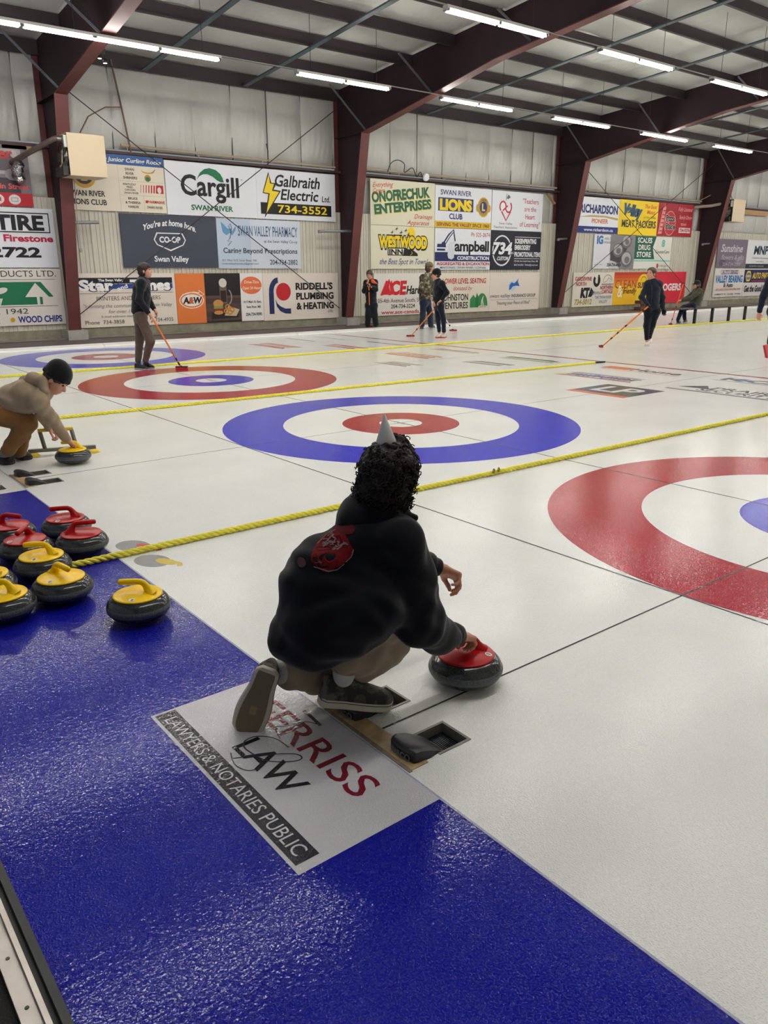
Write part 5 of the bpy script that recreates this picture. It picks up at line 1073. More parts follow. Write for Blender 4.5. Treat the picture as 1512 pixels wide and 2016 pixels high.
# graphic on the back of the hoodie, wrapped on the surface
from mathutils.bvhtree import BVHTree
bv = BVHTree.FromPolygons([tuple(v.co) for v in hoodie.data.vertices], [tuple(pp.vertices) for pp in hoodie.data.polygons])
def decal_frame(c, n, u):
    n = nrm(n); u = nrm(np.array(u)-np.dot(u, n)*n); r = np.cross(u, n)
    def fr(a, b, l):
        h = bv.find_nearest(Vector(c+r*a+u*b-n*.015))
        return tuple(h[0]+h[1]*(.0016+.0007*l))
    return fr
pc = at(654, 1082, .6197*(-3.80+5.149)+.7849*(.10+1.86)); 
hit = bv.ray_cast(Vector(CAM), (pc-Vector(CAM)).normalized()); 
Fd = Flat(decal_frame(np.array(hit[0]), nrm(np.array(hit[1])*.75+nrm(np.array(CAM)-np.array(hit[0]))*.25), (.55, .0, .83)))
def dpoly(pts, c, l):   # fan of small triangles so the shape follows the cloth
    n = len(pts); cx = sum(p[0] for p in pts)/n; cy = sum(p[1] for p in pts)/n; vs = [(cx, cy)]; rings = 4
    for k in range(1, rings+1): vs += [(cx+(x-cx)*k/rings, cy+(y-cy)*k/rings) for x, y in pts]
    fs = [(0, 1+i, 1+(i+1) % n) for i in range(n)]
    for k in range(rings-1): fs += [(1+k*n+i, 1+(k+1)*n+i, 1+(k+1)*n+(i+1) % n, 1+k*n+(i+1) % n) for i in range(n)]
    Fd.geo('back_print', vs, fs, c, l)
RD_ = (112, 22, 28); GY = (128, 110, 112)
dpoly([(.060*math.cos(a)*(1+.08*math.sin(3*a)), .075*math.sin(a)*(1+.05*math.cos(5*a))) for a in [2*math.pi*k/36 for k in range(36)]], RD_, 1)
dpoly([(-.005+.05*math.cos(a), .088+.022*math.sin(a)) for a in [2*math.pi*k/20 for k in range(20)]], (84, 26, 34), 1)
dpoly([(-.068+.020*math.cos(a), -.082+.018*math.sin(a)) for a in [2*math.pi*k/14 for k in range(14)]], (96, 66, 70), 1)
def dl(pts, wd, c, l=3):
    q = []
    for i in range(len(pts)-1):
        for t in range(4): q.append((pts[i][0]+(pts[i+1][0]-pts[i][0])*t/4, pts[i][1]+(pts[i+1][1]-pts[i][1])*t/4))
    q.append(pts[-1]); Fd.line(q, wd, c, l, 'back_print')
rq = random.Random(11); DK = (36, 18, 22)
for k in range(9):
    y0 = -.058+.013*k+rq.uniform(-.003, .003); xw = .050*math.sqrt(max(.05, 1-(y0/.078)**2)); pts = [(-xw+2*xw*i/6+rq.uniform(-.003, .003), y0+.010*math.sin(i*1.7+k)+rq.uniform(-.004, .004)) for i in range(7)]
    dl(pts[rq.randrange(0, 3):rq.randrange(4, 7)], rq.uniform(.003, .008), DK if k % 2 == 0 else (74, 20, 26), 2)
for k in range(15):
    x0, y0 = rq.uniform(-.038, .03), rq.uniform(-.06, .05); a0 = rq.uniform(.2, 1.4); l = rq.uniform(.010, .022)
    dl([(x0, y0), (x0+l*math.cos(a0), y0+l*math.sin(a0)), (x0+l*1.2*math.cos(a0+.8), y0+l*math.sin(a0+.4)*.6)], rq.uniform(.0018, .0034), GY)
dl([(-.030, .022), (-.024, .044), (-.006, .044), (-.010, .026), (-.028, .023)], .004, GY); dl([(.006, .042), (.016, .022), (.030, .046), (.016, .004)], .004, GY)
dl([(-.055, .0), (-.045, .05), (-.02, .070)], .003, GY); dl([(.056, -.02), (.052, -.05), (.028, -.068), (-.02, -.076)], .0045, GY); dl([(.050, .048), (.060, .012), (.056, -.012)], .004, GY)
Fd.build(hoodie, lambda c: mat('print_%d_%d_%d' % c, c, rough=.8, spec=.1))
# curly hair
hm_ = mat('hair_dark', (28, 21, 19), rough=.55, spec=.3, bump=1, bscale=180, bdist=.004); hc = H['head']
hs = SDF(.03); hs.wr = .007; hs.wf = 3.0
hs.E(Ph(-.015, 0, .028), V(.112, .102, .086)*.92, Rh); hs.E(Ph(-.05, 0, -.045), V(.080, .092, .085)*.92, Rh); hs.C(Ph(-.03, .065, -.06), Ph(.0, .07, -.10), .032, .022); hs.C(Ph(-.03, -.065, -.06), Ph(.0, -.07, -.09), .032, .022); hs.C(Ph(.055, 0, .09), Ph(.06, 0, .07), .05, .04)
hs.sub(Ph(.10, 0, -.03), V(.06, .062, .085), Rh)
hv = mesh_sdf(hs, .006); hair = obj_from('hair', hv, hm_, body)
b = MB(); rr = random.Random(5); nv = hv[0]; nvn = (nv-(np.array(hc)+V(-.02, -.01, .0)))
for k in range(800):
    i = rr.randrange(len(nv)); p0 = nv[i]; n_ = nrm(nvn[i])
    if (p0-hc)@hf > .075 and (p0-hc)[2] < .04: continue
    if np.linalg.norm((p0-np.array(at(760, 868, 2.50)))[:2]) < .050 and (p0-hc)[2] > .05: continue
    out = n_*rr.uniform(.2, 1)+V(0, 0, -.5*rr.random()); out = nrm(out); ref = nrm(np.cross(out, V(rr.uniform(-1, 1), rr.uniform(-1, 1), rr.uniform(-1, 1)))); r2 = np.cross(out, ref)
    R0 = rr.uniform(.005, .011); turns = rr.uniform(1.0, 2.2); Ln = rr.uniform(.006, .026); n = 16; ph = rr.uniform(0, 6.28); pts = []
    for j in range(n):
        t = j/(n-1); a = ph+t*turns*6.28; pts.append(p0-n_*.006+out*Ln*t+(ref*math.cos(a)+r2*math.sin(a))*R0*(.7+.3*t)+V(0, 0, -.012*t*t))
    b.tube(pts, [.0028*(1-.5*j/(n-1)) for j in range(n)], 5)
b.build('curls', hm_, hair, smooth=True)['kind'] = 'stuff'
# glasses
gb = MB(); gm = mat('glasses_frame', (40, 36, 40), rough=.3)
for q_ in (-1, 1):
    gb.tube([Ph(.104+.0*a, q_*.034+.024*math.cos(a), .004+.017*math.sin(a)) for a in [2*math.pi*k/20 for k in range(21)]], .0013, 5); gb.tube([Ph(.100, q_*.058, .010), Ph(.05, q_*.078, .010), Ph(.0, q_*.080, .004)], .0016, 5)
gb.tube([Ph(.106, -.012, .008), Ph(.110, 0, .011), Ph(.106, .012, .008)], .0015, 5); gb.build('glasses', gm, body); eyes(Ph, .88, body)
# small white party cone
cb = at(760, 868, .6197*(H['head'][0]+5.149)+.7849*(H['head'][1]+1.86)); ct = np.array(at(757, 820, .6197*(H['head'][0]+5.149)+.7849*(H['head'][1]+1.86)))-np.array(cb); hN = nrm(ct); 
a_ = nrm(np.cross(hN, V(1, 0, 0))); b2 = np.cross(hN, a_); cone = MB(); n = 32; vs = []
for (r0, z) in ((.0325, -.006), (.0325, .001), (.0030, .087), (.001, .0895)):
    vs += [tuple(np.array(cb)+hN*z+(a_*math.cos(2*math.pi*k/n)+b2*math.sin(2*math.pi*k/n))*r0) for k in range(n)]
cone.add(vs, [(i*n+k, i*n+(k+1) % n, (i+1)*n+(k+1) % n, (i+1)*n+k) for i in range(3) for k in range(n)]+[tuple(range(n)), tuple(3*n+k for k in range(n))])
ch = cone.build('party_hat', mat('hat_white', (206, 206, 206), rough=.5), smooth=True); tag(ch, 'small white cone hat standing on the curly dark hair of the crouching player', 'hat')
# ================================================================== the other people
SR = V(.785, -.62, 0); ST = V(-.62, -.785, 0); SUz = V(0, 0, 1)
def dv(a, b, c): return nrm(a*SR+b*ST+c*SUz)
def gz(u, v, z=0):
    p = at(u, v, 10.0); c = Vector(CAM); d = p-c; k = (z-c.z)/d.z; return np.array(c+d*k)
def figure(label, D0, J, look, facing, s, top, bottom, shoes, skin=SK, th=(.125, .115, .125), arm=.052, leg=(.085, .062, .058), hands=True, hair=None, hat=None, hem=None, hh=.011, feet=None, hdir=None, gloves=None, cuffs=None, neckr=.05, up=None, wr=.004, shoe_kw=None, ankle_skin=False, hand_s=.95):
    P = {}
    for k, v in J.items(): P[k] = np.array(at(v[0], v[1], D0+(v[2] if len(v) > 2 else 0)))
    B = SDF(.03); Pf, R = head_sdf(B, P['head'], look, up if up is not None else (0, 0, 1), s)
    B.C(P['neck'], P['head']-V(0, 0, .03)*s-nrm(look)*.01, neckr*s, .047*s, .02)
    B.chain([P['pelvis'], P['chest'], P['neck']-V(0, 0, .02)], [.095*s, .10*s, .055*s])
    for q in 'RL':
        B.chain([P[q+'sh'], P[q+'elb'], P[q+'wri']], [.045*s, .034*s, .025*s]); B.C(P['chest'], P[q+'sh'], .07*s, .045*s)
        B.chain([P['pelvis']*.6+P[q+'hip']*.4, P[q+'hip'], P[q+'kne'], P[q+'ank']], [.08*s, .07*s, .046*s, .032*s])
    ms = [mesh_sdf(B, .0105)]
    gl = []
    if hands:
        for q, sd in (('R', 1), ('L', -1)):
            if q+'hnd' in P:
                hs_ = hand_sdf(P[q+'wri'], P[q+'hnd']-P[q+'wri'], (hdir or {}).get(q, -SUz), sd*(1 if not (hdir or {}).get(q+'flip') else -1), hand_s*s, curls=[((hdir or {}).get(q+'c', (.5, .6, .4)))]*4, tcurl=.5)
                (gl if gloves else ms).append(mesh_sdf(hs_, .005))
    root = obj_from('person', join(*ms), skin); tag(root, label, 'person')
    if gl: obj_from('gloves', join(*gl), gloves, root)
    T = SDF(.04); T.wr = wr; ch = P['chest']
    T.chain([P['pelvis']*.85+ch*.15, P['pelvis']*.4+ch*.6, ch, P['neck']*.55+ch*.45], [th[0]*s, th[1]*s, th[2]*s, .085*s], .05)
    T.C(P['Rsh'], P['Lsh'], .056*s, .056*s, .05)
    for q in 'RL': T.C(P['neck']-SUz*.02*s, P[q+'sh']*.75+P['neck']*.25, .060*s, .058*s, .04)
    if hem is not None: T.plane(*hem)
    else: T.plane(P['pelvis']-(ch-P['pelvis'])*.06, P['pelvis']-ch)
    T.split = len(T.p)
    for q in 'RL':
        w1 = P[q+'elb']*.10+P[q+'wri']*.90
        T.chain([P[q+'sh'], P[q+'elb'], w1], [arm*1.15*s, arm*s, arm*.74*s], .035)
        T.C(P[q+'sh'], ch, arm*1.2*s, .09*s, .05)
    tp = obj_from(top[0], mesh_sdf(T, hh), top[1], root)
    Q = SDF(.035); Q.wr = wr*.8; Q.wf = 1.3
    Q.C(P['Rhip'], P['Lhip'], leg[0]*1.12*s, leg[0]*1.12*s, .04); Q.C(P['pelvis'], (P['Rhip']+P['Lhip'])/2, .10*s, .09*s)
    for q in 'RL':
        an = P[q+'ank']*.94+P[q+'kne']*.06 if not ankle_skin else P[q+'ank']*.85+P[q+'kne']*.15
        Q.C(P[q+'hip'], P[q+'kne'], leg[0]*s, leg[1]*s); Q.C(P[q+'kne'], an, leg[1]*s, leg[2]*s)
    bt = obj_from(bottom[0], mesh_sdf(Q, hh), bottom[1], root)
    for q in 'RL':
        if feet and q in feet:
            hp, tpnt, upv_, L = feet[q]; kw = shoe_kw or {}
            shoe('shoe', hp, tpnt, upv_, L, root, shoes[0], shoes[1], **kw)
            ss = SDF(.01); ss.C(P[q+'ank']*.7+P[q+'kne']*.3, P[q+'ank'], .033*s, .036*s); ss.C(P[q+'ank'], (np.array(hp)*.7+np.array(tpnt)*.3)+SUz*.05, .036*s, .036*s)
            if not ankle_skin: obj_from('sock', mesh_sdf(ss, .009), shoes[2] if len(shoes) > 2 else shoes[0], root)
    if hair:
        Hh = SDF(.02); Hh.wr = .003; Hh.wf = 2.0; hk = hair[1]
        Hh.E(Pf(-.014, 0, .040), V(.106, .086, .092)*s, R)
        if hk == 'short': Hh.E(Pf(-.035, 0, -.01), V(.075, .082, .075)*s, R); Hh.sub(Pf(.105, 0, -.015), V(.060, .085, .065)*s, R)
        if hk == 'fringe': Hh.E(Pf(-.035, 0, -.02), V(.080, .084, .085)*s, R); Hh.E(Pf(.045, 0, .065), V(.060, .070, .040)*s, R); Hh.sub(Pf(.11, 0, -.030), V(.055, .085, .065)*s, R)
        if hk == 'tail': Hh.E(Pf(-.03, 0, .0), V(.080, .078, .078)*s, R); Hh.C(Pf(-.09, 0, .03), Pf(-.13, .0, -.02), .030*s, .026*s); Hh.C(Pf(-.13, .0, -.02), Pf(-.10, 0, -.17), .026*s, .014*s); Hh.sub(Pf(.105, 0, -.010), V(.070, .085, .075)*s, R)
        if hk == 'long': Hh.E(Pf(-.04, 0, -.03), V(.085, .095, .11)*s, R); Hh.sub(Pf(.10, 0, -.03), V(.065, .085, .075)*s, R)
        obj_from('hair', mesh_sdf(Hh, .0075), hair[0], root)
    if hat:
        A = SDF(.012)
        if hat[1] == 'beanie':
            A.E(Pf(-.018, 0, .045), V(.114, .096, .108)*s, R); A.E(Pf(-.045, 0, .085), V(.07, .06, .06)*s, R, .03); A.plane(Pf(.0, 0, .012), -(R[2])+.25*R[0]); A.split = len(A.p)
            n_ = 10
            for i in range(n_):
                a0, a1_ = 2*math.pi*i/n_, 2*math.pi*(i+1)/n_
                q0 = Pf(-.018+.104*math.cos(a0), .086*math.sin(a0), .022+.020*math.cos(a0)); q1 = Pf(-.018+.104*math.cos(a1_), .086*math.sin(a1_), .022+.020*math.cos(a1_)); A.C(q0, q1, .0165*s, None, .01)
            o = obj_from('beanie', mesh_sdf(A, .007), hat[0], root)
        else:
            A.E(Pf(-.014, 0, .038), V(.110, .092, .100)*s, R); A.plane(Pf(.0, 0, .030), -(R[2])+.06*R[0]); o = obj_from('cap', mesh_sdf(A, .007), hat[0], root)
            bm_ = MB(); N = 14; sgn = -1 if hat[1] == 'cap_back' else 1; v0, v1_ = [], []
            for i in range(N+1):
                t = -1+2*i/N; v0.append(Pf(-.014+sgn*.092*math.cos(t*.95), .086*math.sin(t*.95), .036)); v1_.append(Pf(-.014+sgn*(.098+.070*math.cos(t*1.3)), .080*math.sin(t*.95), .020+.008*math.cos(t)))
            n_ = N+1; bm_.add(v0+v1_+[p-R[2]*.004 for p in v0+v1_], [(i, i+1, n_+i+1, n_+i) for i in range(N)]+[(2*n_+i, 3*n_+i, 3*n_+i+1, 2*n_+i+1) for i in range(N)]+[(n_+i, n_+i+1, 3*n_+i+1, 3*n_+i) for i in range(N)])
            bm_.build('brim', hat[0], o, smooth=False)
            if len(hat) > 2: MB().add([Pf(.094+.002, .026*math.cos(a), .070+.020*math.sin(a)) for a in [2*math.pi*k/16 for k in range(16)]], [tuple(range(16))]).build('cap_badge', hat[2], o)
    eyes(Pf, s, root)
    return root, P, tp, bt, Pf, R
def broom(label, a, b, m, hm, head_dir, r=.013, hl=.20, tape=()):
    a = V(*a); b = V(*b); t = tag(empty('curling_broom', tuple(b)), label, 'broom', None); inv = Matrix.Translation(-t.location)
    def k(o): o.matrix_parent_inverse = inv; return o
    ax = nrm(b-a); L = np.linalg.norm(b-a); 
    k(MB().tube([a, a+ax*L*.55, b-ax*.03], [r*1.1, r, r*.8], 12).build('shaft', m, t, smooth=True))
    k(MB().tube([a-ax*.012, a+ax*.03], r*1.25, 12).build('end_cap', mat('broom_black', (30, 28, 30), rough=.5), t, smooth=True))
    bk_ = MB()
    for q in tape: bk_.tube([a+ax*L*q, a+ax*(L*q+.05)], r*1.12, 12)
    if tape: k(bk_.build('shaft_marking', mat('broom_black', (30, 28, 30)), t))
    d = nrm(V(*head_dir)); h0 = b*1.0
    k(MB().bar(tuple(h0-d*hl/2+SUz*.032), tuple(h0+d*hl/2+SUz*.032), .055, .022).build('head_shell', mat('broom_black', (30, 28, 30)), t, bevel=.006))
    k(MB().bar(tuple(h0-d*hl/2+SUz*.012), tuple(h0+d*hl/2+SUz*.012), .062, .022).build('brush_pad', hm, t, bevel=.008))
    k(MB().tube([b-ax*.05, b+SUz*.03], r*1.5, 10).build('swivel', mat('broom_black', (30, 28, 30)), t)); return t
ORG = mat('broom_orange', (238, 128, 40), rough=.35, spec=.4); PAD = mat('pad_red', (206, 50, 36), rough=.6)
blk_c = cloth('cloth_black', (22, 25, 32)); navy_c = cloth('cloth_navy', (24, 30, 46)); jean = cloth('cloth_jeans', (34, 44, 64)); taupe = cloth('cloth_taupe', (92, 80, 72)); olive = cloth('cloth_olive', (62, 62, 50)); tan = cloth('cloth_tan', (158, 140, 116)); brn = cloth('cloth_brown', (128, 92, 54)); legg = cloth('cloth_legging', (16, 20, 30))
kb = mat('shoe_black', (22, 22, 25), rough=.7); ksb = mat('shoe_sole_black', (40, 38, 38), rough=.6); kw_ = mat('shoe_white', (214, 206, 198), rough=.6); ksr = mat('shoe_sole_orange', (214, 86, 56), rough=.5); kgy = mat('shoe_grey', (112, 108, 100), rough=.7); krd = mat('shoe_coral', (206, 92, 92), rough=.6); krs = mat('shoe_sole_red', (176, 40, 56), rough=.6)
hb = mat('hair_brown', (70, 50, 40), rough=.5); hd_ = mat('hair_darkbrown', (44, 32, 28), rough=.5)
# --- sweeper in grey trousers, left
D = 12.89
r0 = figure('person in black hoodie and grey trousers walking with an orange broom by the rings', D, dict(head=(285, 533), neck=(281, 547), chest=(279, 567), pelvis=(276, 617), Rsh=(278, 558, -.16), Relb=(274, 590, -.24), Rwri=(293, 617, -.22), Rhnd=(299, 624, -.20), Lsh=(286, 558, .16), Lelb=(291, 590, .20), Lwri=(304, 609, .12), Lhnd=(309, 618, .10),
     Rhip=(277, 624, -.08), Rkne=(296, 671, -.10), Rank=(286, 711, -.08), Lhip=(275, 624, .08), Lkne=(275, 668, .10), Lank=(272, 712, .10)),
     dv(1, -.05, .12), dv(1, 0, 0), .98, ('hoodie', blk_c), ('trousers', taupe), (kb, mat('sole_grey', (150, 146, 142), rough=.6), kb), th=(.145, .135, .13), arm=.058, leg=(.092, .070, .052), hair=(hd_, 'fringe'),
     feet={'R': (gz(285, 724), gz(308, 728), (0, 0, 1), .29), 'L': (gz(267, 727), gz(290, 729), (0, 0, 1), .29)}, hdir={'R': V(-.3, .3, -1), 'L': V(-.3, -.3, -.6)})
broom('orange curling broom held by the player in grey trousers', at(293, 614, D-.22), gz(358, 726), ORG, PAD, tuple(SR), tape=(.8, .88))
# --- boy leaning by the column
D = 21.77
kid = figure('boy in black with an orange collar leaning on his broom beside the steel column', D, dict(head=(727.5, 541, -.04), neck=(729, 551), chest=(729.5, 564), pelvis=(731, 597), Rsh=(721, 557), Relb=(717, 573, -.14), Rwri=(722.5, 558, -.26), Rhnd=(725, 553, -.24), Lsh=(738.5, 556), Lelb=(740, 570, -.14), Lwri=(729, 564, -.28), Lhnd=(723.5, 561, -.26),
     Rhip=(726.5, 601), Rkne=(725, 620, -.04), Rank=(723.5, 639), Lhip=(735.5, 601), Lkne=(737.5, 620, -.04), Lank=(740, 639)),
     dv(-.25, 1, -.35), dv(-.2, 1, 0), .96, ('jacket', blk_c), ('overalls', blk_c), (kb, mat('sole_dark_red', (110, 40, 36), rough=.6), kb), th=(.155, .150, .14), arm=.062, leg=(.105, .085, .080), hair=(hb, 'short'),
     feet={'R': (gz(724, 640, .064), gz(721, 646, .064), (0, 0, 1), .28), 'L': (gz(740, 640, .064), gz(743, 645.5, .064), (0, 0, 1), .28)}, hdir={'R': V(0, 0, 1), 'L': V(.5, .5, 0), 'Rc': (1.0, 1.0, .6), 'Lc': (.9, .9, .6)})
cs = SDF(.02); c0 = np.array(at(734, 554, D-.10)); cs.C(c0, np.array(at(741, 559, D-.06)), .045, .03); cs.C(np.array(at(731, 552, D+.04)), c0, .05, .045); obj_from('collar', mesh_sdf(cs, .009), mat('collar_orange', (236, 96, 44), rough=.8), kid[0])
broom('orange curling broom standing upright under the hands of the boy', at(726, 561, D-.32), gz(728.5, 644, .064), ORG, PAD, tuple(SR), tape=(.12, .7))
# --- man in camouflage
cam_m = bpy.data.materials.new('camouflage'); cam_m.use_nodes = True; nt = cam_m.node_tree; bs = nt.nodes['Principled BSDF']; bs.inputs['Roughness'].default_value = .9
tc = nt.nodes.new('ShaderNodeTexCoord'); nn = nt.nodes.new('ShaderNodeTexNoise'); nn.inputs['Scale'].default_value = 11; nn.inputs['Detail'].default_value = 2.5; nt.links.new(tc.outputs['Object'], nn.inputs['Vector'])
cr = nt.nodes.new('ShaderNodeValToRGB'); cr.color_ramp.interpolation = 'CONSTANT'; nt.links.new(nn.outputs['Fac'], cr.inputs[0]); e = cr.color_ramp.elements
e[0].color = lin((42, 40, 34)); e[1].position = .60; e[1].color = lin((150, 138, 116))
for p_, c_ in ((.42, (84, 80, 62)), (.50, (58, 52, 42)), (.55, (112, 102, 80))):
    z = e.new(p_); z.color = lin(c_)
nt.links.new(cr.outputs[0], bs.inputs['Base Color'])
D = 21.99
figure('man in camouflage jacket, cap and jeans standing on the ice by the far edge', D, dict(head=(846, 526), neck=(842, 538), chest=(838, 554), pelvis=(836, 592), Rsh=(833, 547, -.18), Relb=(829, 571, -.28), Rwri=(846, 580, -.30), Rhnd=(851, 584, -.28), Lsh=(846, 545, .18), Lelb=(850, 568, .24), Lwri=(853, 580, .0), Lhnd=(854, 586, -.05),
     Rhip=(834, 596, -.10), Rkne=(832.5, 618, -.12), Rank=(830.5, 641, -.10), Lhip=(841, 596, .10), Lkne=(847, 618, .08), Lank=(848, 641, .06)),
     dv(1, -.15, -.05), dv(1, 0, 0), 1.02, ('camo_jacket', cam_m), ('jeans', jean), (kgy, kgy, kgy), th=(.155, .150, .155), arm=.072, leg=(.098, .075, .072), hair=(hb, 'long'), hat=(cloth('cap_tan', (112, 100, 76)), 'cap_back'),
     feet={'R': (gz(829, 646), gz(834, 650), (0, 0, 1), .30), 'L': (gz(847, 644), gz(858, 646), (0, 0, 1), .30)}, hdir={'R': V(0, 0, -1), 'L': V(0, 0, -1)}, hand_s=1.05)
broom('white shafted curling broom with a red head behind the boy in the beanie', at(850, 583, D-.30), gz(892, 652), mat('broom_white', (226, 222, 218), rough=.35), PAD, tuple(SR), r=.017, tape=(.82,))
# --- boy in beanie
D = 18.74
figure('boy in black tracksuit and beanie with white shoes, facing the camouflage jacket man', D, dict(head=(858, 541), neck=(862, 551), chest=(865, 564), pelvis=(864, 598), Lsh=(870, 559, -.14), Lelb=(880, 576, -.16), Lwri=(869, 591, -.18), Lhnd=(864, 594, -.17), Rsh=(859, 557, .14), Relb=(856, 577, .10), Rwri=(855.5, 592, -.02), Rhnd=(854, 600, -.05),
     Rhip=(861, 603, .07), Rkne=(862, 628, .06), Rank=(865, 655, .05), Lhip=(867, 603, -.07), Lkne=(873, 629, -.06), Lank=(874, 656, -.04)),
     dv(-1, .15, -.05), dv(-1, 0, 0), .94, ('hoodie', blk_c), ('track_pants', navy_c), (kw_, ksr, SK), th=(.13, .125, .13), arm=.056, leg=(.085, .060, .050), hair=(hd_, 'short'), hat=(cloth('beanie_black', (18, 20, 22)), 'beanie'),
     feet={'R': (gz(868, 664), gz(851, 668), (0, 0, 1), .29), 'L': (gz(877, 664), gz(863, 668), (0, 0, 1), .29)}, hdir={'R': V(.5, .5, 0)}, ankle_skin=True)
broom('orange curling broom reaching down left from the boy in the beanie', at(860, 603, D-.02), gz(808, 663), ORG, PAD, tuple(SR), tape=(.72,))
# --- woman
D = 15.98
figure('woman in black jacket, leggings and white shoes walking with an orange broom', D, dict(head=(1282, 539), neck=(1285, 551), chest=(1286, 569), pelvis=(1284, 608), Rsh=(1275, 560), Relb=(1263, 585, -.04), Rwri=(1276, 601, -.20), Rhnd=(1281, 606, -.22), Lsh=(1297, 560), Lelb=(1304, 586, .03), Lwri=(1305, 609, -.05), Lhnd=(1307, 618, -.08),
     Rhip=(1278, 613), Rkne=(1273, 641, -.03), Rank=(1273.5, 671, .02), Lhip=(1290, 613), Lkne=(1284, 641, .0), Lank=(1277.5, 668, .12)),
     dv(-.8, .7, .15), dv(-.15, 1, 0), .99, ('jacket', cloth('jacket_dark', (28, 34, 46))), ('leggings', legg), (kw_, mat('sole_white', (220, 214, 208), rough=.6), SK), th=(.135, .118, .125), arm=.054, leg=(.095, .060, .044), hair=(hb, 'tail'), gloves=cloth('glove_black', (20, 20, 24)),
     feet={'R': (gz(1275, 680), gz(1270, 690), (0, 0, 1), .27), 'L': (gz(1279, 674), gz(1277, 684), (0, -.2, 1), .27)}, hdir={'R': V(-.4, .4, -.8), 'L': V(-.5, -.3, 0)}, ankle_skin=True)
wp = [o for o in bpy.data.objects if o.name.startswith('jacket')][-1]
zt = MB().tube([np.array(at(1283.5, 562, D-.145)), np.array(at(1283, 580, D-.16)), np.array(at(1282, 600, D-.165))], .004, 6).build('zip', mat('zip_dark', (50, 52, 58), rough=.3), wp)
broom('orange curling broom slanting down left from the walking woman', at(1279, 601, D-.24), gz(1183, 684), ORG, PAD, tuple(ST), r=.015, hl=.16, tape=(.1, .45, .62, .75))
# --- seated man
D = 23.77
figure('man in olive hoodie and black cap sitting on the rail bench with a broom', D, dict(head=(1371, 561), neck=(1375, 569), chest=(1374, 580), pelvis=(1367, 599), Lsh=(1378, 573.5, -.16), Lelb=(1358, 588, -.24), Lwri=(1342, 592, -.22), Lhnd=(1337, 592.5, -.2), Rsh=(1370, 573, .16), Relb=(1356, 585, .2), Rwri=(1343, 590, .0), Rhnd=(1338, 591, -.05),
     Rhip=(1364, 601, .10), Rkne=(1346, 605, .1), Rank=(1348, 629, .06), Lhip=(1364, 602, -.10), Lkne=(1343, 608, -.12), Lank=(1334, 631, -.12)),
     dv(-1, .25, -.02), dv(-1, 0, 0), 1.0, ('hoodie', olive), ('trousers', navy_c), (mat('sneaker_grey', (110, 104, 98), rough=.7), mat('sneaker_sole', (200, 194, 186), rough=.6), navy_c), skin=SKd, th=(.15, .145, .15), arm=.062, leg=(.095, .070, .052), hair=(hb, 'long'), hat=(cloth('cap_black', (24, 24, 26)), 'cap', mat('badge_yellow', (214, 206, 90), rough=.6)),
     feet={'L': (gz(1338, 638), gz(1325, 641), (0, 0, 1), .30), 'R': (gz(1351, 635), gz(1338, 637.5), (0, 0, 1), .30)}, hdir={'L': V(0, 0, -1), 'R': V(0, 0, -1)})
broom('red orange curling broom held upright by the seated man', at(1346, 557, D-.15), gz(1320, 639.5), mat('broom_redorange', (236, 92, 48), rough=.35), PAD, tuple(ST), tape=(.55, .85), hl=.16)
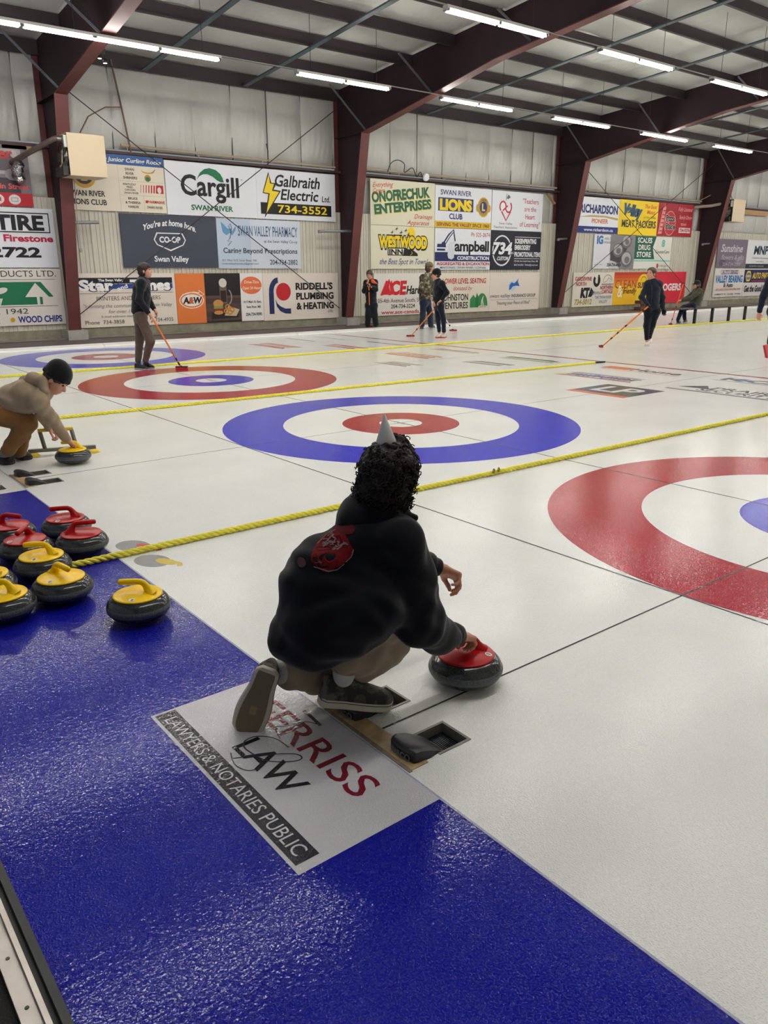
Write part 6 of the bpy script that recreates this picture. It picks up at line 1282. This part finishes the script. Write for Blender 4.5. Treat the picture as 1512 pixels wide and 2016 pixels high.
# --- person at the right edge
D = 14.46
figure('person in navy hoodie and coral shoes walking off at the right edge', D, dict(head=(1534, 529), neck=(1531, 543), chest=(1530, 562), pelvis=(1528, 604), Lsh=(1516, 552), Lelb=(1503, 583), Lwri=(1494.5, 615), Lhnd=(1493, 625), Rsh=(1546, 552), Relb=(1553, 585), Rwri=(1552, 612), Rhnd=(1552, 622),
     Lhip=(1522, 612), Lkne=(1521, 648, .05), Lank=(1514, 680, -.06), Rhip=(1535, 612), Rkne=(1538, 650, .06), Rank=(1542, 690, .1)),
     dv(.6, -.8, 0), dv(.6, -.8, 0), 1.0, ('hoodie', navy_c), ('leggings', legg), (krd, krs, SK), th=(.14, .13, .14), arm=.060, leg=(.095, .060, .046), hair=(hb, 'tail'),
     feet={'L': (np.array(at(1502, 680, D-.10)), np.array(at(1507, 705, D-.12)), dv(1, .3, .3), .27), 'R': (gz(1540, 695), gz(1546, 690), (0, 0, 1), .27)}, hdir={'L': V(-.4, -.4, 0), 'R': V(.4, .4, 0)}, ankle_skin=True)
# --- player in the tan hoodie
D = 6.25
hands_c = {'R': V(-.3, 0, -1), 'L': V(0, -.2, -1), 'Rc': (.8, 1.1, .7), 'Lc': (.8, 1.1, .7)}
figure('person in tan hoodie and black beanie bending over the yellow handled stone', D, dict(head=(112, 746), neck=(88, 764), chest=(62, 778), pelvis=(-14, 800), Rsh=(76, 790, -.13), Relb=(102, 825, -.04), Rwri=(133, 867, .06), Rhnd=(149, 878, .08), Lsh=(64, 776, .16), Lelb=(82, 815, .30), Lwri=(97, 843, .38), Lhnd=(113, 855, .38),
     Rhip=(-16, 812, -.09), Rkne=(54, 832, -.02), Rank=(14, 889, -.04), Lhip=(-12, 808, .12), Lkne=(50, 826, .18), Lank=(38, 892, .16)),
     dv(.75, .1, -.75), dv(1, 0, 0), .97, ('hoodie', tan), ('trousers', brn), (kb, ksb, cloth('sock_grey', (120, 116, 112))), skin=SK, th=(.130, .125, .135), arm=.052, leg=(.098, .074, .058), hair=(hd_, 'short'), hat=(cloth('beanie_black', (18, 20, 22)), 'beanie'), up=dv(.75, 0, .7),
     hem=(np.array(at(-30, 815, D)), nrm(np.array(at(-60, 815, D))-np.array(at(40, 790, D)))), hh=.009, feet={'R': (gz(-6, 905), gz(35, 920), (0, 0, 1), .28), 'L': (gz(24, 897), gz(62, 907), (0, 0, 1), .28)}, hdir=hands_c, wr=.005, hand_s=.9)
tn = [o for o in bpy.data.objects if o.name.startswith('hoodie')][-1]
hq = SDF(.03); hq.wr = .003
hq.chain([np.array(at(84, 752, D-.08)), np.array(at(66, 748, D-.02)), np.array(at(50, 752, D+.06)), np.array(at(72, 756, D+.14))], [.040, .055, .045, .035], .04); hq.C(np.array(at(88, 768, D-.10)), np.array(at(84, 750, D-.06)), .035, .035)
obj_from('hood', mesh_sdf(hq, .009), tan, tn)
